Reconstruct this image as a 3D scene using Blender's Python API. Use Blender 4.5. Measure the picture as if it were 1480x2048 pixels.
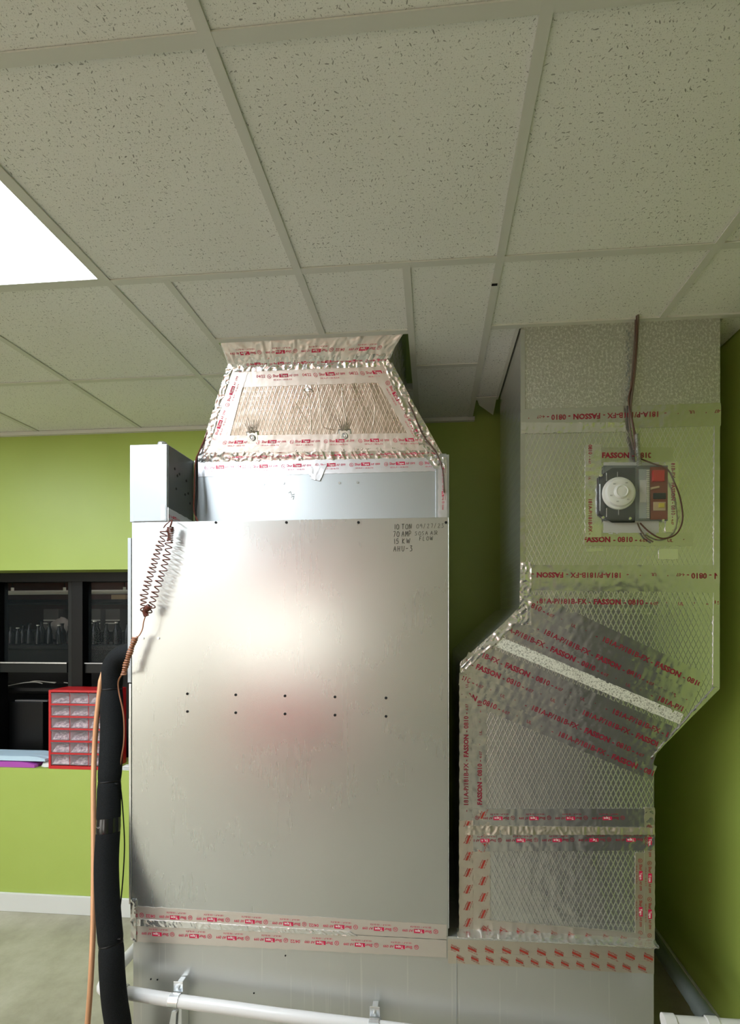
import bpy, math, random
from mathutils import Vector, noise
random.seed(7)
for o in list(bpy.data.objects): bpy.data.objects.remove(o)
sc = bpy.context.scene
col = sc.collection
# ------------------------------------------------------------ camera
FPX, CX, CY, PSI, EYE = 990.56, 781.7, 1235.3, -0.0845357, 1.685
CEIL = 2.7436
cd = bpy.data.cameras.new('camera'); cam = bpy.data.objects.new('camera', cd); col.objects.link(cam)
cam.location = (0, 0, EYE); cam.rotation_euler = (math.pi/2, 0, -PSI)
cd.sensor_fit = 'AUTO'; cd.sensor_width = 36; cd.lens = FPX/2048*36
cd.shift_x = (740-CX)/2048; cd.shift_y = (CY-1024)/2048
cd.clip_start = .02
sc.camera = cam
# ------------------------------------------------------------ world, exposure
w = bpy.data.worlds.new('world'); sc.world = w; w.use_nodes = True
bg = w.node_tree.nodes['Background']; bg.inputs[0].default_value = (1.0, .96, .86, 1); bg.inputs[1].default_value = 1.7
sc.view_settings.view_transform = 'Standard'; sc.view_settings.look = 'None'
sc.view_settings.exposure = 1.42; sc.view_settings.gamma = 1; sc.view_settings.use_curve_mapping = False
LAMP = 8.5      # radiance of the ceiling light diffusers
C, S = math.cos(PSI), math.sin(PSI)
def ray(px, py):
    a = (px-CX)/FPX; d = (py-CY)/FPX
    return Vector((a*C+S, -a*S+C, -d))
def P(px, py, Y):
    r = ray(px, py); t = Y/r.y
    return Vector((r.x*t, Y, EYE+r.z*t))
def PX(px, py, X):
    r = ray(px, py); t = X/r.x
    return Vector((X, r.y*t, EYE+r.z*t))
def PZ(px, py, Z):
    r = ray(px, py); t = (Z-EYE)/r.z
    return Vector((r.x*t, r.y*t, Z))
# ------------------------------------------------------------ materials
class NT:
    def __init__(s, name):
        s.m = bpy.data.materials.new(name); s.m.use_nodes = True
        s.t = s.m.node_tree; s.b = s.t.nodes['Principled BSDF']
    def n(s, typ, **kw):
        x = s.t.nodes.new(typ)
        for k, v in kw.items():
            if k.startswith('i_'):
                k = k[2:]; k = int(k) if k.isdigit() else k
                if hasattr(v, 'node'): s.t.links.new(v, x.inputs[k])
                else: x.inputs[k].default_value = v
            else: setattr(x, k, v)
        return x
    def math(s, op, a, b=0.0, c=None):
        x = s.n('ShaderNodeMath', operation=op)
        for i, v in enumerate((a, b) if c is None else (a, b, c)):
            if hasattr(v, 'node'): s.t.links.new(v, x.inputs[i])
            else: x.inputs[i].default_value = v
        return x.outputs[0]
    def set(s, **kw):
        names = dict(col='Base Color', metal='Metallic', rough='Roughness', normal='Normal', spec='Specular IOR Level', trans='Transmission Weight', alpha='Alpha', ior='IOR', em='Emission Color', es='Emission Strength', coat='Coat Weight', aniso='Anisotropic')
        for k, v in kw.items():
            i = s.b.inputs[names[k]]
            if hasattr(v, 'node'): s.t.links.new(v, i)
            else: i.default_value = (*v, 1) if k in ('col', 'em') else v
        return s
    def obj(s): return s.n('ShaderNodeTexCoord').outputs['Object']
    def ramp(s, f, stops):
        r = s.n('ShaderNodeValToRGB', i_Fac=f); e = r.color_ramp.elements
        while len(e) < len(stops): e.new(.5)
        for k, (p, c) in enumerate(stops):
            e[k].position = p; e[k].color = (*c, 1) if len(c) == 3 else c
        return r.outputs[0]
    def noise(s, scale, detail=4, vec=None, rough=.5, out=0):
        return s.n('ShaderNodeTexNoise', i_Scale=scale, i_Detail=detail, i_Roughness=rough, i_Vector=vec or s.obj()).outputs[out]
    def bump(s, h, strength=.3, dist=.002, normal=None):
        x = s.n('ShaderNodeBump', i_Height=h, i_Strength=strength, i_Distance=dist)
        if normal is not None: s.t.links.new(normal, x.inputs['Normal'])
        return x.outputs[0]
    def mix(s, f, a, b, blend='MIX'):
        x = s.n('ShaderNodeMix', data_type='RGBA', blend_type=blend)
        for i, v in ((0, f), (6, a), (7, b)):
            if hasattr(v, 'node'): s.t.links.new(v, x.inputs[i])
            else: x.inputs[i].default_value = (*v, 1) if isinstance(v, tuple) else v
        return x.outputs[2]
def plain(name, c, rough=.5, metal=0, **kw): return NT(name).set(col=c, rough=rough, metal=metal, **kw).m
def scaled(t, sx, sy, sz, rot=(0, 0, 0)):
    return t.n('ShaderNodeMapping', i_Vector=t.obj(), i_Scale=(sx, sy, sz), i_Rotation=rot).outputs[0]

def mat_paint():
    t = NT('green_wall_paint'); n = t.noise(3, 3)
    t.set(col=t.ramp(n, [(.3, (.36, .455, .090)), (.7, (.385, .485, .105))]), rough=.42, normal=t.bump(t.noise(220, 3), .12, .001)); return t.m
def mat_floor():
    t = NT('polished_concrete'); n = t.noise(2.2, 8, rough=.68); v = t.noise(14, 5)
    c = t.ramp(n, [(.3, (.22, .20, .135)), (.5, (.37, .34, .25)), (.7, (.52, .49, .385))])
    c2 = t.mix(t.math('MULTIPLY', v, .35), c, (.34, .32, .24))
    t.set(col=c2, rough=t.math('MULTIPLY_ADD', n, .3, .28), normal=t.bump(n, .08, .002)); return t.m
def mat_tile():
    t = NT('fissured_mineral_tile')
    oi = t.n('ShaderNodeObjectInfo').outputs['Random']
    off = t.n('ShaderNodeCombineXYZ', i_X=t.math('MULTIPLY', oi, 31.7), i_Y=t.math('MULTIPLY', oi, 17.3))
    vec0 = t.n('ShaderNodeVectorMath', operation='ADD', i_0=t.obj(), i_1=off.outputs[0]).outputs[0]
    vec = t.n('ShaderNodeMapping', i_Vector=vec0, i_Scale=(1, 1, 0)).outputs[0]
    def pits(scale, L, W, thr, seed):
        vs = t.n('ShaderNodeVectorMath', operation='ADD', i_0=vec, i_1=(seed, seed*.7, 0)).outputs[0]
        vo = t.n('ShaderNodeTexVoronoi', i_Vector=vs, i_Scale=scale)
        loc = t.n('ShaderNodeVectorMath', operation='SUBTRACT', i_0=vs, i_1=vo.outputs['Position']).outputs[0]
        sp = t.n('ShaderNodeSeparateColor', i_Color=vo.outputs['Color'])
        rot = t.n('ShaderNodeVectorRotate', rotation_type='Z_AXIS', i_Vector=loc, i_Angle=t.math('MULTIPLY', sp.outputs[0], 6.28)).outputs[0]
        wob = t.n('ShaderNodeVectorMath', operation='MULTIPLY', i_0=rot, i_1=(1/L, 1/W, 0)).outputs[0]
        ln = t.n('ShaderNodeVectorMath', operation='LENGTH', i_0=wob).outputs['Value']
        size = t.math('MAXIMUM', t.math('SUBTRACT', sp.outputs[1], thr), 0)
        d = t.math('ADD', ln, t.math('MULTIPLY', t.noise(500, 2, vec), .6))
        return t.math('MULTIPLY', t.math('LESS_THAN', d, t.math('MULTIPLY_ADD', size, 1.1, .45)), t.math('GREATER_THAN', size, 0.001))
    a = pits(58, .0056, .0016, .40, 0)
    b = pits(110, .0026, .0010, .30, 3.3)
    c = pits(230, .0012, .0007, .35, 5.1)
    big = t.math('MAXIMUM', a, t.math('MULTIPLY', b, .8))
    m = t.math('MAXIMUM', big, t.math('MULTIPLY', c, .55))
    patchy = t.math('MULTIPLY_ADD', t.noise(5, 2, vec), .9, .25)
    m = t.math('MULTIPLY', m, t.math('MINIMUM', patchy, 1))
    n = t.noise(2.2, 4, vec)
    base = t.ramp(n, [(.3, (.82, .815, .77)), (.7, (.87, .865, .82))])
    gr = t.mix(t.math('MULTIPLY', t.noise(420, 3, vec), .45), base, (.68, .67, .63))
    t.set(col=t.mix(m, gr, (.17, .165, .14)), rough=.95, spec=.15, normal=t.bump(t.math('SUBTRACT', t.math('MULTIPLY', t.noise(300, 3, vec), .35), m), .5, .002)); return t.m
def mat_sheet(name, tint=(.53, .54, .54), rough=.36, streaky=True, metal=.85, drips=False):
    t = NT(name)
    st = t.noise(1, 5, scaled(t, 60, 60, 1.2)) ; cl = t.noise(1.6, 4); sp = t.noise(150, 3)
    c = t.ramp(cl, [(.3, tuple(v*.93 for v in tint)), (.7, tint)])
    sm = t.noise(1, 6, scaled(t, 14, 14, 6)); smear = t.ramp(sm, [(.60, (0, 0, 0)), (.9, (1, 1, 1))])
    c = t.mix(t.math('MULTIPLY', smear, .12), c, (.66, .66, .65))
    if drips:
        dn = t.noise(1, 2, scaled(t, 75, 75, 2.2)); c = t.mix(t.math('MULTIPLY', t.ramp(dn, [(.62, (0, 0, 0)), (.68, (1, 1, 1))]), .3), c, (.85, .85, .80))
    r = t.math('ADD', t.math('MULTIPLY_ADD', cl, .14, rough-.07), t.math('MULTIPLY', st, .03))
    t.set(col=c, metal=metal, rough=r, normal=t.bump(t.math('ADD', t.math('MULTIPLY', st, .5), t.math('MULTIPLY', sp, .2)), .012, .0004)); return t.m
def mat_foil(name, tint=(.66, .665, .645), rough=.22, scrim=True, crinkle=.38, speck=False, warm=None):
    t = NT(name); o = t.obj(); sep = t.n('ShaderNodeSeparateXYZ', i_Vector=o)
    x, z = sep.outputs[0], sep.outputs[2]
    h = t.math('MULTIPLY', t.noise(38, 5, rough=.6), .5*crinkle)
    h = t.math('ADD', h, t.math('MULTIPLY', t.noise(9, 2), 1.0*crinkle))
    nb = None
    c = tint
    if scrim:
        wob = t.math('MULTIPLY', t.noise(7, 2), .012)
        def line(sx, sz, wdt):
            u = t.math('ADD', t.math('ADD', t.math('MULTIPLY', x, sx), t.math('MULTIPLY', z, sz)), t.math('MULTIPLY', wob, 30))
            f = t.math('ABSOLUTE', t.math('SUBTRACT', t.math('FRACT', u), .5))
            return t.math('SUBTRACT', 1, t.math('SMOOTH_MIN', t.math('DIVIDE', f, wdt), 1, .3))
        l1 = line(58, 26, .13); l2 = line(58, -26, .13); l3 = line(0, 62, .10)
        ln = t.math('MAXIMUM', t.math('MAXIMUM', l1, l2), t.math('MULTIPLY', l3, .25))
        lum = t.math('MAXIMUM', ln, 0)
        h = t.math('ADD', h, t.math('MULTIPLY', lum, .32))
        c = t.mix(t.math('MULTIPLY', lum, .45), tint, tuple(min(v*1.35, .95) for v in tint))
    if speck:
        sv = t.noise(130, 3, scaled(t, 1, 1, .8), rough=.7)
        h = t.math('ADD', h, t.math('MULTIPLY', sv, 1.6))
        c = t.mix(t.ramp(sv, [(.48, (0, 0, 0)), (.62, (1, 1, 1))]), tuple(v*.86 for v in tint), (.72, .72, .68))
    t.set(col=c, metal=.86 if not speck else .6, rough=t.math('MULTIPLY_ADD', t.noise(5, 3), .10, rough-.03), normal=t.bump(h, .34 if not speck else .5, .0035)); return t.m
def mat_black_foam():
    t = NT('black_foam_insulation'); n = t.noise(400, 2)
    t.set(col=t.ramp(n, [(.35, (.004, .0045, .005)), (.65, (.011, .012, .013))]), rough=.8, spec=.18, normal=t.bump(t.noise(60, 3), .2, .002)); return t.m
def mat_white_board():
    t = NT('speckled_board'); n = t.noise(210, 3, rough=.8)
    t.set(col=t.ramp(n, [(.40, (.22, .22, .17)), (.47, (.74, .73, .64)), (.7, (.85, .84, .76))]), metal=.0, rough=.6, normal=t.bump(n, .6, .003)); return t.m
def mat_bottles(): return plain('dark_glass', (.006, .007, .008), .2, spec=.3)
M = dict(
 paint=mat_paint(), floor=mat_floor(), tile=mat_tile(),
 bar=plain('white_grid_metal', (.64, .635, .58), .5), wallw=plain('tan_wall', (.60, .54, .42), .7), fascia=plain('red_fascia', (.85, .05, .05), .6), sheetd=plain('dark_steel_plate', (.13, .14, .135), .4, .6), wallb=plain('brown_beige_wall', (.36, .31, .25), .8), doorp=plain('dark_slate_door', (.030, .028, .040), .35), ground=plain('pale_pavement', (.55, .53, .48), .9), foil_soft=mat_foil('smooth_foil', (.50, .44, .38), .25, True, .15),
 trimw=plain('white_baseboard', (.66, .66, .63), .45),
 deck=plain('dark_deck', (.05, .05, .05), .9),
 sheet=mat_sheet('galvanised_sheet', (.60, .615, .605), rough=.265), sheet2=mat_sheet('pale_galvanised_sheet', (.50, .53, .545), .42),
 sheet3=mat_sheet('dull_galvanised_sheet', (.64, .65, .63), .38, metal=.8, drips=True),
 boxw=plain('pale_painted_steel', (.40, .42, .44), .35, .35),
 foil=mat_foil('scrim_foil'), foil_top=mat_foil('pebbled_foil', speck=True, scrim=False, rough=.34, crinkle=.2, tint=(.56, .56, .51)),
 tape=mat_foil('aluminium_tape', (.62, .62, .60), .2, False, .7), tape_b=mat_foil('bright_aluminium_tape', (.80, .80, .80), .18, False, 1.4),
 tape_p=mat_foil('printed_foil_tape', (.74, .69, .65), .40, False, .6),
 tape_w=mat_foil('white_backed_foil_tape', (.70, .69, .71), .42, False, .4),
 tape_k=mat_foil('beige_foil_tape', (.66, .61, .52), .40, False, .6),
 board=mat_white_board(),
 ink=plain('maroon_ink', (.26, .008, .03), .45), pink=plain('pink_ink', (.62, .035, .10), .45), mag=plain('magenta_ink', (.60, .01, .07), .4),
 rust=plain('red_brown_ink', (.36, .035, .02), .5), lite=plain('pale_print', (.85, .78, .76), .5), black=plain('black_marker', (.006, .006, .007), .5),
 hole=plain('black_hole', (.003, .003, .003), .9),
 foam=mat_black_foam(), blackg=plain('black_gloss_tape', (.008, .008, .009), .12),
 copper=plain('copper', (.78, .42, .24), .42, .5), wire=plain('red_brown_wire', (.12, .030, .018), .38), wrap=plain('tan_wire', (.32, .13, .065), .45),
 cable=plain('brown_cable', (.10, .045, .03), .5), cabled=plain('grey_brown_cable', (.14, .10, .075), .5),
 pvc=plain('white_pvc', (.74, .72, .715), .3), pvcg=plain('grey_pvc', (.30, .33, .31), .5), pvcd=plain('dark_and_shaded_pvc', (.10, .115, .108), .5),
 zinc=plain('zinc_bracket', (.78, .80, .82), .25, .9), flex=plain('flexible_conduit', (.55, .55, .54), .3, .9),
 red=plain('red_plastic', (.55, .016, .02), .35), black_metal=plain('black_window_frame', (.0012, .0014, .0014), .4, spec=.25),
 grey_metal=plain('dark_grey_frame', (.005, .0065, .006), .4, spec=.3), whitep=plain('white_plastic', (.78, .78, .74), .35),
 dark=plain('dark_plastic', (.004, .004, .0045), .35, spec=.3), pcb=plain('brown_circuit_board', (.20, .045, .02), .4), relay=plain('red_relay', (.42, .02, .015), .35),
 yellow=plain('yellow_relay', (.52, .42, .05), .4), comb=plain('silver_terminals', (.75, .74, .68), .35, .5), label=plain('grey_label', (.50, .50, .48), .5),
 darkwall=plain('dark_brick_red_wall', (.11, .035, .025), .8), grey=plain('grey_board', (.10, .095, .095), .6), carton=plain('tan_carton', (.45, .33, .19), .7),
 glassb=mat_bottles(), blue=plain('pale_blue_folder', (.50, .66, .78), .4), purple=plain('purple_folder', (.42, .08, .42), .3), white=plain('white_paper', (.8, .8, .78), .6),
 lump=plain('crumpled_grey', (.28, .26, .25), .6), redcab=plain('glossy_red_enamel', (.85, .03, .035), .25))
t = NT('clear_plastic'); t.set(col=(.75, .80, .77), rough=.06, alpha=.04, ior=1.45); M['clear'] = t.m
t = NT('window_glass'); t.set(col=(.05, .06, .06), rough=.02, alpha=.10, spec=.12); M['glass'] = t.m
t = NT('milky_drawer_plastic'); t.set(col=(.93, .84, .87), trans=.88, rough=.14, ior=1.2, normal=t.bump(t.noise(60, 3), .3, .003)); M['milky'] = t.m
t = NT('drawer_contents'); n_ = t.noise(46, 4, rough=.7); t.set(col=t.ramp(n_, [(.38, (.20, .15, .20)), (.5, (.62, .55, .58)), (.6, (.95, .93, .92))]), rough=.5, normal=t.bump(n_, .8, .01)); M['stuffm'] = t.m
t = NT('light_diffuser')
wv = t.n('ShaderNodeTexWave', i_Vector=scaled(t, 1, 1, 0, (0, 0, .5)), i_Scale=28.0, i_Distortion=0.0)
t.set(col=(.9, .9, .9), em=t.ramp(wv.outputs['Fac'], [(0, (.74, .86, 1.0)), (1, (.92, .98, 1.0))]), es=LAMP); M['lamp'] = t.m
# ------------------------------------------------------------ mesh helpers
origin = {}
class MB:
    def __init__(s): s.v = []; s.f = []
    def add(s, vs, fs):
        b = len(s.v); s.v += [Vector(v) for v in vs]; s.f += [tuple(b+i for i in f) for f in fs]; return s
    def box(s, x0, x1, y0, y1, z0, z1):
        if x0 > x1: x0, x1 = x1, x0
        if y0 > y1: y0, y1 = y1, y0
        if z0 > z1: z0, z1 = z1, z0
        return s.hexa([(x0, y0, z0), (x1, y0, z0), (x1, y1, z0), (x0, y1, z0), (x0, y0, z1), (x1, y0, z1), (x1, y1, z1), (x0, y1, z1)])
    def hexa(s, v): return s.add(v, [(3, 2, 1, 0), (4, 5, 6, 7), (0, 1, 5, 4), (1, 2, 6, 5), (2, 3, 7, 6), (3, 0, 4, 7)])
    def prism(s, poly, y0, y1):     # poly of (x,z), counter-clockwise seen from the front (-Y)
        n = len(poly); v = [(x, y0, z) for x, z in poly]+[(x, y1, z) for x, z in poly]
        f = [tuple(range(n)), tuple(range(2*n-1, n-1, -1))]+[((i+1) % n, i, n+i, n+(i+1) % n) for i in range(n)]
        return s.add(v, f)
    def tube(s, pts, r, seg=12, cap=True, closed=False):
        pts = [Vector(p) for p in pts]; n = len(pts); rr = r if isinstance(r, (list, tuple)) else [r]*n
        up = None; rings = []
        for i, p in enumerate(pts):
            a = pts[(i-1) % n] if closed or i else p; b = pts[(i+1) % n] if closed or i < n-1 else p
            d = (b-a).normalized()
            if up is None: up = d.orthogonal().normalized()
            up = (up-d*up.dot(d)).normalized(); sd = d.cross(up)
            rings.append([p+(up*math.cos(k*2*math.pi/seg)+sd*math.sin(k*2*math.pi/seg))*rr[i] for k in range(seg)])
        v = [q for ring in rings for q in ring]; f = []
        for i in range(n if closed else n-1):
            j = (i+1) % n
            for k in range(seg):
                k2 = (k+1) % seg; f.append((i*seg+k, i*seg+k2, j*seg+k2, j*seg+k))
        if cap and not closed: f += [tuple(range(seg-1, -1, -1)), tuple((n-1)*seg+k for k in range(seg))]
        return s.add(v, f)
    def cyl(s, a, b, r, seg=16, r2=None): return s.tube([a, b], [r, r if r2 is None else r2], seg)
    def build(s, name, mat, parent=None, smooth=False, bevel=0, org=None, seg=2):
        me = bpy.data.meshes.new(name)
        o_ = origin.get(parent.name, Vector()) if parent else Vector(org or (0, 0, 0))
        me.from_pydata([v-o_ for v in s.v], [], s.f); me.update()
        ob = bpy.data.objects.new(name, me); col.objects.link(ob)
        me.materials.append(M[mat] if isinstance(mat, str) else mat)
        if parent: ob.parent = parent
        else: ob.location = o_
        origin[ob.name] = o_
        if smooth:
            me.shade_smooth()
            for e in (): pass
            try: me.set_sharp_from_angle(angle=math.radians(40))
            except Exception: pass
        if bevel:
            m = ob.modifiers.new('bevel', 'BEVEL'); m.width = bevel; m.segments = seg; m.limit_method = 'ANGLE'
        return ob
def tag(o, label=None, cat=None, group=None, kind=None):
    if label: o['label'] = label
    if cat: o['category'] = cat
    if group: o['group'] = group
    if kind: o['kind'] = kind
    return o
def thing(name, loc, label, cat, group=None, kind=None):
    o = bpy.data.objects.new(name, None); col.objects.link(o); o.location = loc; o.empty_display_size = .05
    origin[o.name] = Vector(loc); return tag(o, label, cat, group, kind)
def bx(name, b, mat, parent=None, bevel=0, org=None): return MB().box(*b).build(name, mat, parent, bevel=bevel, org=org)
def smooth_path(pts, n=8):
    pts = [Vector(p) for p in pts]; out = []
    for i in range(len(pts)-1):
        p0 = pts[max(i-1, 0)]; p1 = pts[i]; p2 = pts[i+1]; p3 = pts[min(i+2, len(pts)-1)]
        for k in range(n):
            u = k/n; out.append(.5*((2*p1)+(p2-p0)*u+(2*p0-5*p1+4*p2-p3)*u*u+(3*p1-p0-3*p2+p3)*u**3))
    out.append(pts[-1]); return out
def helix(pts, r, pitch, spt=10, rfun=None):
    path = smooth_path(pts, 30); L = [0]
    for a, b in zip(path, path[1:]): L.append(L[-1]+(b-a).length)
    out = []; tot = L[-1]; N = int(tot/pitch*spt); j = 0
    for i in range(N+1):
        s_ = tot*i/N
        while j < len(L)-2 and L[j+1] < s_: j += 1
        u = (s_-L[j])/max(L[j+1]-L[j], 1e-9); p = path[j].lerp(path[j+1], min(u, 1)); d = (path[j+1]-path[j]).normalized()
        a_ = Vector((0, 1, 0)); a_ = (a_-d*a_.dot(d)).normalized(); b_ = d.cross(a_)
        th = 2*math.pi*i/spt + .5*math.sin(s_*90)
        rad = r*(1+.18*math.sin(s_*130)); out.append(p+(a_*math.cos(th)+b_*math.sin(th))*rad)
    return out
# ------------------------------------------------------------ text templates
TPL = {}
def text_tpl(s, bold=0.0):
    k = (s, bold)
    if k in TPL: return TPL[k]
    cu = bpy.data.curves.new('t', 'FONT'); cu.body = s; cu.size = 1; cu.resolution_u = 2; cu.offset = bold
    ob = bpy.data.objects.new('t', cu); col.objects.link(ob); bpy.context.view_layer.update()
    me = ob.evaluated_get(bpy.context.evaluated_depsgraph_get()).to_mesh()
    vs = [(v.co.x, v.co.y) for v in me.vertices]; fs = [tuple(p.vertices) for p in me.polygons]
    wd = max([v[0] for v in vs]+[.3]) + .12
    bpy.data.objects.remove(ob); bpy.data.curves.remove(cu)
    TPL[k] = (vs, fs, wd); return TPL[k]
def rect(x0, x1, y0, y1, n=4):
    vs = []; fs = []
    for i in range(n+1): vs += [(x0+(x1-x0)*i/n, y0), (x0+(x1-x0)*i/n, y1)]
    for i in range(n): fs.append((2*i, 2*i+2, 2*i+3, 2*i+1))
    return vs, fs
def ring(cx, cy, r, t, n=16):
    vs = []; fs = []
    for i in range(n):
        a = 2*math.pi*i/n; vs += [(cx+r*math.cos(a), cy+r*math.sin(a)), (cx+(r-t)*math.cos(a), cy+(r-t)*math.sin(a))]
    for i in range(n):
        j = (i+1) % n; fs.append((2*i, 2*j, 2*j+1, 2*i+1))
    return vs, fs
# glyph: list of (layer, verts, faces, dx, dy, sx, sy) ; layer: material key
def fasson():
    out = []; x = 0
    for s, b, g in (('FASSON', .035, .25), ('- 0810 -', .018, .15), ('4-07', 0, .9), ('·', 0, 1.2), ('UL', 0, 1.2), ('·', 0, 1.2), ('-', 0, .5), ('181A-P/181B-FX -', .015, .25)):
        sc_ = .6 if s in ('4-07', 'UL') else 1
        vs, fs, wd = text_tpl(s, b); out.append(('ink', vs, fs, x, 0, sc_, sc_)); x += wd*sc_+g
    return out, x
def shur(date=False, upd='pink'):
    out = []; x = 0
    if date:
        vs, fs, wd = text_tpl('04/22', .01); out.append((upd, vs, fs, 0, .1, .95, .95)); x = wd+.3
    vs, fs = ring(x+.5, .3, .5, .09); out.append((upd, vs, fs, 0, 0, 1, 1))
    vs, fs, wd = text_tpl('UL', .02); out.append((upd, vs, fs, x+.22, .08, .48, .6)); x += 1.35
    vs, fs, wd = text_tpl('Shur', .02); out.append((upd, vs, fs, x, .12, .8, .9)); x += wd*.8
    vs, fs = rect(x, x+2.2, 0, .85); out.append(('mag', vs, fs, 0, 0, 1, 1))
    vs, fs, wd = text_tpl('Tape', .02); out.append(('lite', vs, fs, x+.35, .16, .8, .8)); x += 2.4
    vs, fs, wd = text_tpl('AF 099', .01); out.append((upd, vs, fs, x, .12, .78, .78)); x += wd*.78
    vs, fs, wd = text_tpl('181A-P / 181B-FX', .0); out.append((upd, vs, fs, x-6.3, -.72, .62, .5)); x += .9
    return out, x
def logo_diag():
    out = []; sh = lambda vs, a=-.42: [(x*1.0, y+a*x) for x, y in vs]
    vs, fs = rect(0, 2.1, .0, .55); out.append(('rust', sh(vs), fs, 0, 0, 1, 1))
    vs, fs, wd = text_tpl('ShurTape', .02); out.append(('rust', sh([(x*.55, y*.5) for x, y in vs]), fs, .1, .72, 1, 1))
    vs, fs, wd = text_tpl('AF 099 UL181', .02); out.append(('rust', sh([(x*.42, y*.4) for x, y in vs]), fs, 0, -.5, 1, 1))
    return out, 4.2
# ------------------------------------------------------------ crinkled foil sheets with print
class Patch:
    cnt = 0
    def __init__(s, a, b, c, d, n, amp=.0012, off=.0015, seed=0, step=.007, fold=1.0, edge=0.0012):
        s.a, s.b, s.c, s.d = map(Vector, (a, b, c, d)); s.n = Vector(n).normalized(); s.amp = amp; s.off = off
        s.L = ((s.b-s.a).length+(s.c-s.d).length)/2; s.H = ((s.d-s.a).length+(s.c-s.b).length)/2; s.seed = seed*7.31; s.step = step; s.fold = fold; s.edge = edge
    def disp(s, u, v):
        x, y = u*s.L, v*s.H; q = s.seed
        f = 1-abs(noise.noise((x*42+q, y*9+3*noise.noise((x*20, y*20, q)), q)))*3.2
        f = max(f, 0)**3
        g = noise.noise((x*26, y*26, q+5))*.6 + noise.noise((x*70, y*70, q+9))*.35
        return max(s.amp*(s.fold*f+g), -.8*s.off)
    def at(s, u, v, extra=0):
        p = (s.a*(1-u)+s.b*u)*(1-v)+(s.d*(1-u)+s.c*u)*v
        return p+s.n*(s.off+s.disp(u, v)+extra)
    def mesh(s, name, mat, parent):
        nu = max(2, int(s.L/s.step)); nv = max(2, int(s.H/s.step)); mb = MB(); vs = []
        for j in range(nv+1):
            for i in range(nu+1):
                u, v = i/nu, j/nv
                if j in (0, nv) and s.edge: v += s.edge/s.H*noise.noise((i*.35+s.seed, j, 0))*2
                vs.append(s.at(u, v))
        W = nu+1; fs = [(j*W+i, j*W+i+1, (j+1)*W+i+1, (j+1)*W+i) for j in range(nv) for i in range(nu)]
        # skirt to the surface below so the sheet has thickness
        k = len(vs); loop = [i for i in range(W)]+[j*W+nu for j in range(1, nv+1)]+[nv*W+i for i in range(nu-1, -1, -1)]+[j*W for j in range(nv-1, 0, -1)]
        for q in loop: vs.append(vs[q])
        k2 = len(vs)
        for q in loop: vs.append(vs[q]-s.n*(s.off+s.amp*1.2))
        for i in range(len(loop)):
            j = (i+1) % len(loop); fs.append((k+j, k+i, k2+i, k2+j))
        mb.add(vs, fs)
        # keep facing the normal
        ob = mb.build(name, mat, parent, smooth=False)
        ob.data.shade_smooth()
        return ob
    def text(s, glyphs, parent, size, v0, u0=0.0, repeat=True, flip=False, maxn=40, jit=0, name='tape_print', clip=(0.0, 1.0)):
        """glyphs: function or list of (glyph list, width). size metres per em, v0 baseline fraction, u0 start metres"""
        layers = {}
        x = u0; k = 0
        while x < s.L*clip[1] and k < maxn:
            g, wd = glyphs[k % len(glyphs)]
            for (lay, vs, fs, dx, dy, sx, sy) in g:
                pts = []; ok = []
                for (px, py) in vs:
                    gx = x+(px*sx+dx)*size; gy = v0*s.H+(py*sy+dy)*size
                    u = gx/s.L; v = gy/s.H
                    ok.append(clip[0] <= u <= clip[1] and 0 <= v <= 1)
                    if flip: u, v = 1-u, 1-v
                    pts.append((u, v))
                L = layers.setdefault(lay, MB()); rv = {}
                vv = []; ff = []
                for f in fs:
                    if not all(ok[i] for i in f): continue
                    for i in f:
                        if i not in rv:
                            rv[i] = len(vv); u, v = pts[i]; vv.append(s.at(u, v, .0014 if lay == 'lite' else .0009))
                    ff.append(tuple(rv[i] for i in f))
                L.add(vv, ff)
            x += wd*size; k += 1
            if not repeat: break
        for lay, mb in layers.items():
            if mb.v: mb.build(name, lay, parent)['kind'] = 'stuff'
NF = (0, -1, 0)
# ============================================================ SETTING
XR, YB, XL, YF = 1.134, 2.658, -4.6, -4.6
DECK = 3.35
def hole_wall(name, x0, x1, z0, z1, hx0, hx1, hz0, hz1, y0, y1, mat):
    mb = MB()
    mb.box(x0, x1, y0, y1, z0, hz0); mb.box(x0, x1, y0, y1, hz1, z1); mb.box(x0, hx0, y0, y1, hz0, hz1); mb.box(hx1, x1, y0, y1, hz0, hz1)
    return tag(mb.build(name, mat), kind='structure')
sill = P(150, 1540, YB).z; head = P(100, 1140, YB).z
tag(bx('floor', (XL-.2, XR+.2, YF-.2, 6.0, -.1, 0), 'floor'), kind='structure')
WX0, WX1 = -3.6, -.62
wb = hole_wall('wall_back', XL-.2, XR+.15, 0, DECK, WX0, WX1, sill, head, YB, YB+.16, 'paint')
tag(bx('wall_right', (XR, XR+.15, YF, YB, 0, DECK), 'paint'), kind='structure')
mb = MB(); WY0, WY1 = -4.3, -.6
mb.box(XL-.2, XL, YF, YB, 0, .3); mb.box(XL-.2, XL, YF, YB, 2.4, DECK); mb.box(XL-.2, XL, YF, WY0, .3, 2.4); mb.box(XL-.2, XL, WY1, YB, .3, 2.4)
tag(mb.build('wall_left', 'wallb'), kind='structure')
w3 = tag(MB().box(XL-.14, XL-.08, WY0, WY1, .3, .36).box(XL-.14, XL-.08, WY0, WY1, 2.34, 2.4).build('window_added', 'trimw'), kind='structure')  # unseen window, added to bring daylight in from the left
for y in (WY0, -3.1, -1.87, WY1-.06): bx('mullion', (XL-.145, XL-.075, y, y+.06, .301, 2.399), 'trimw', w3)
hole_wall('wall_front', XL-.2, XR+.15, 0, DECK, -3.7, -1.7, .95, 2.0, YF-.2, YF, 'wallw')
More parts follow.
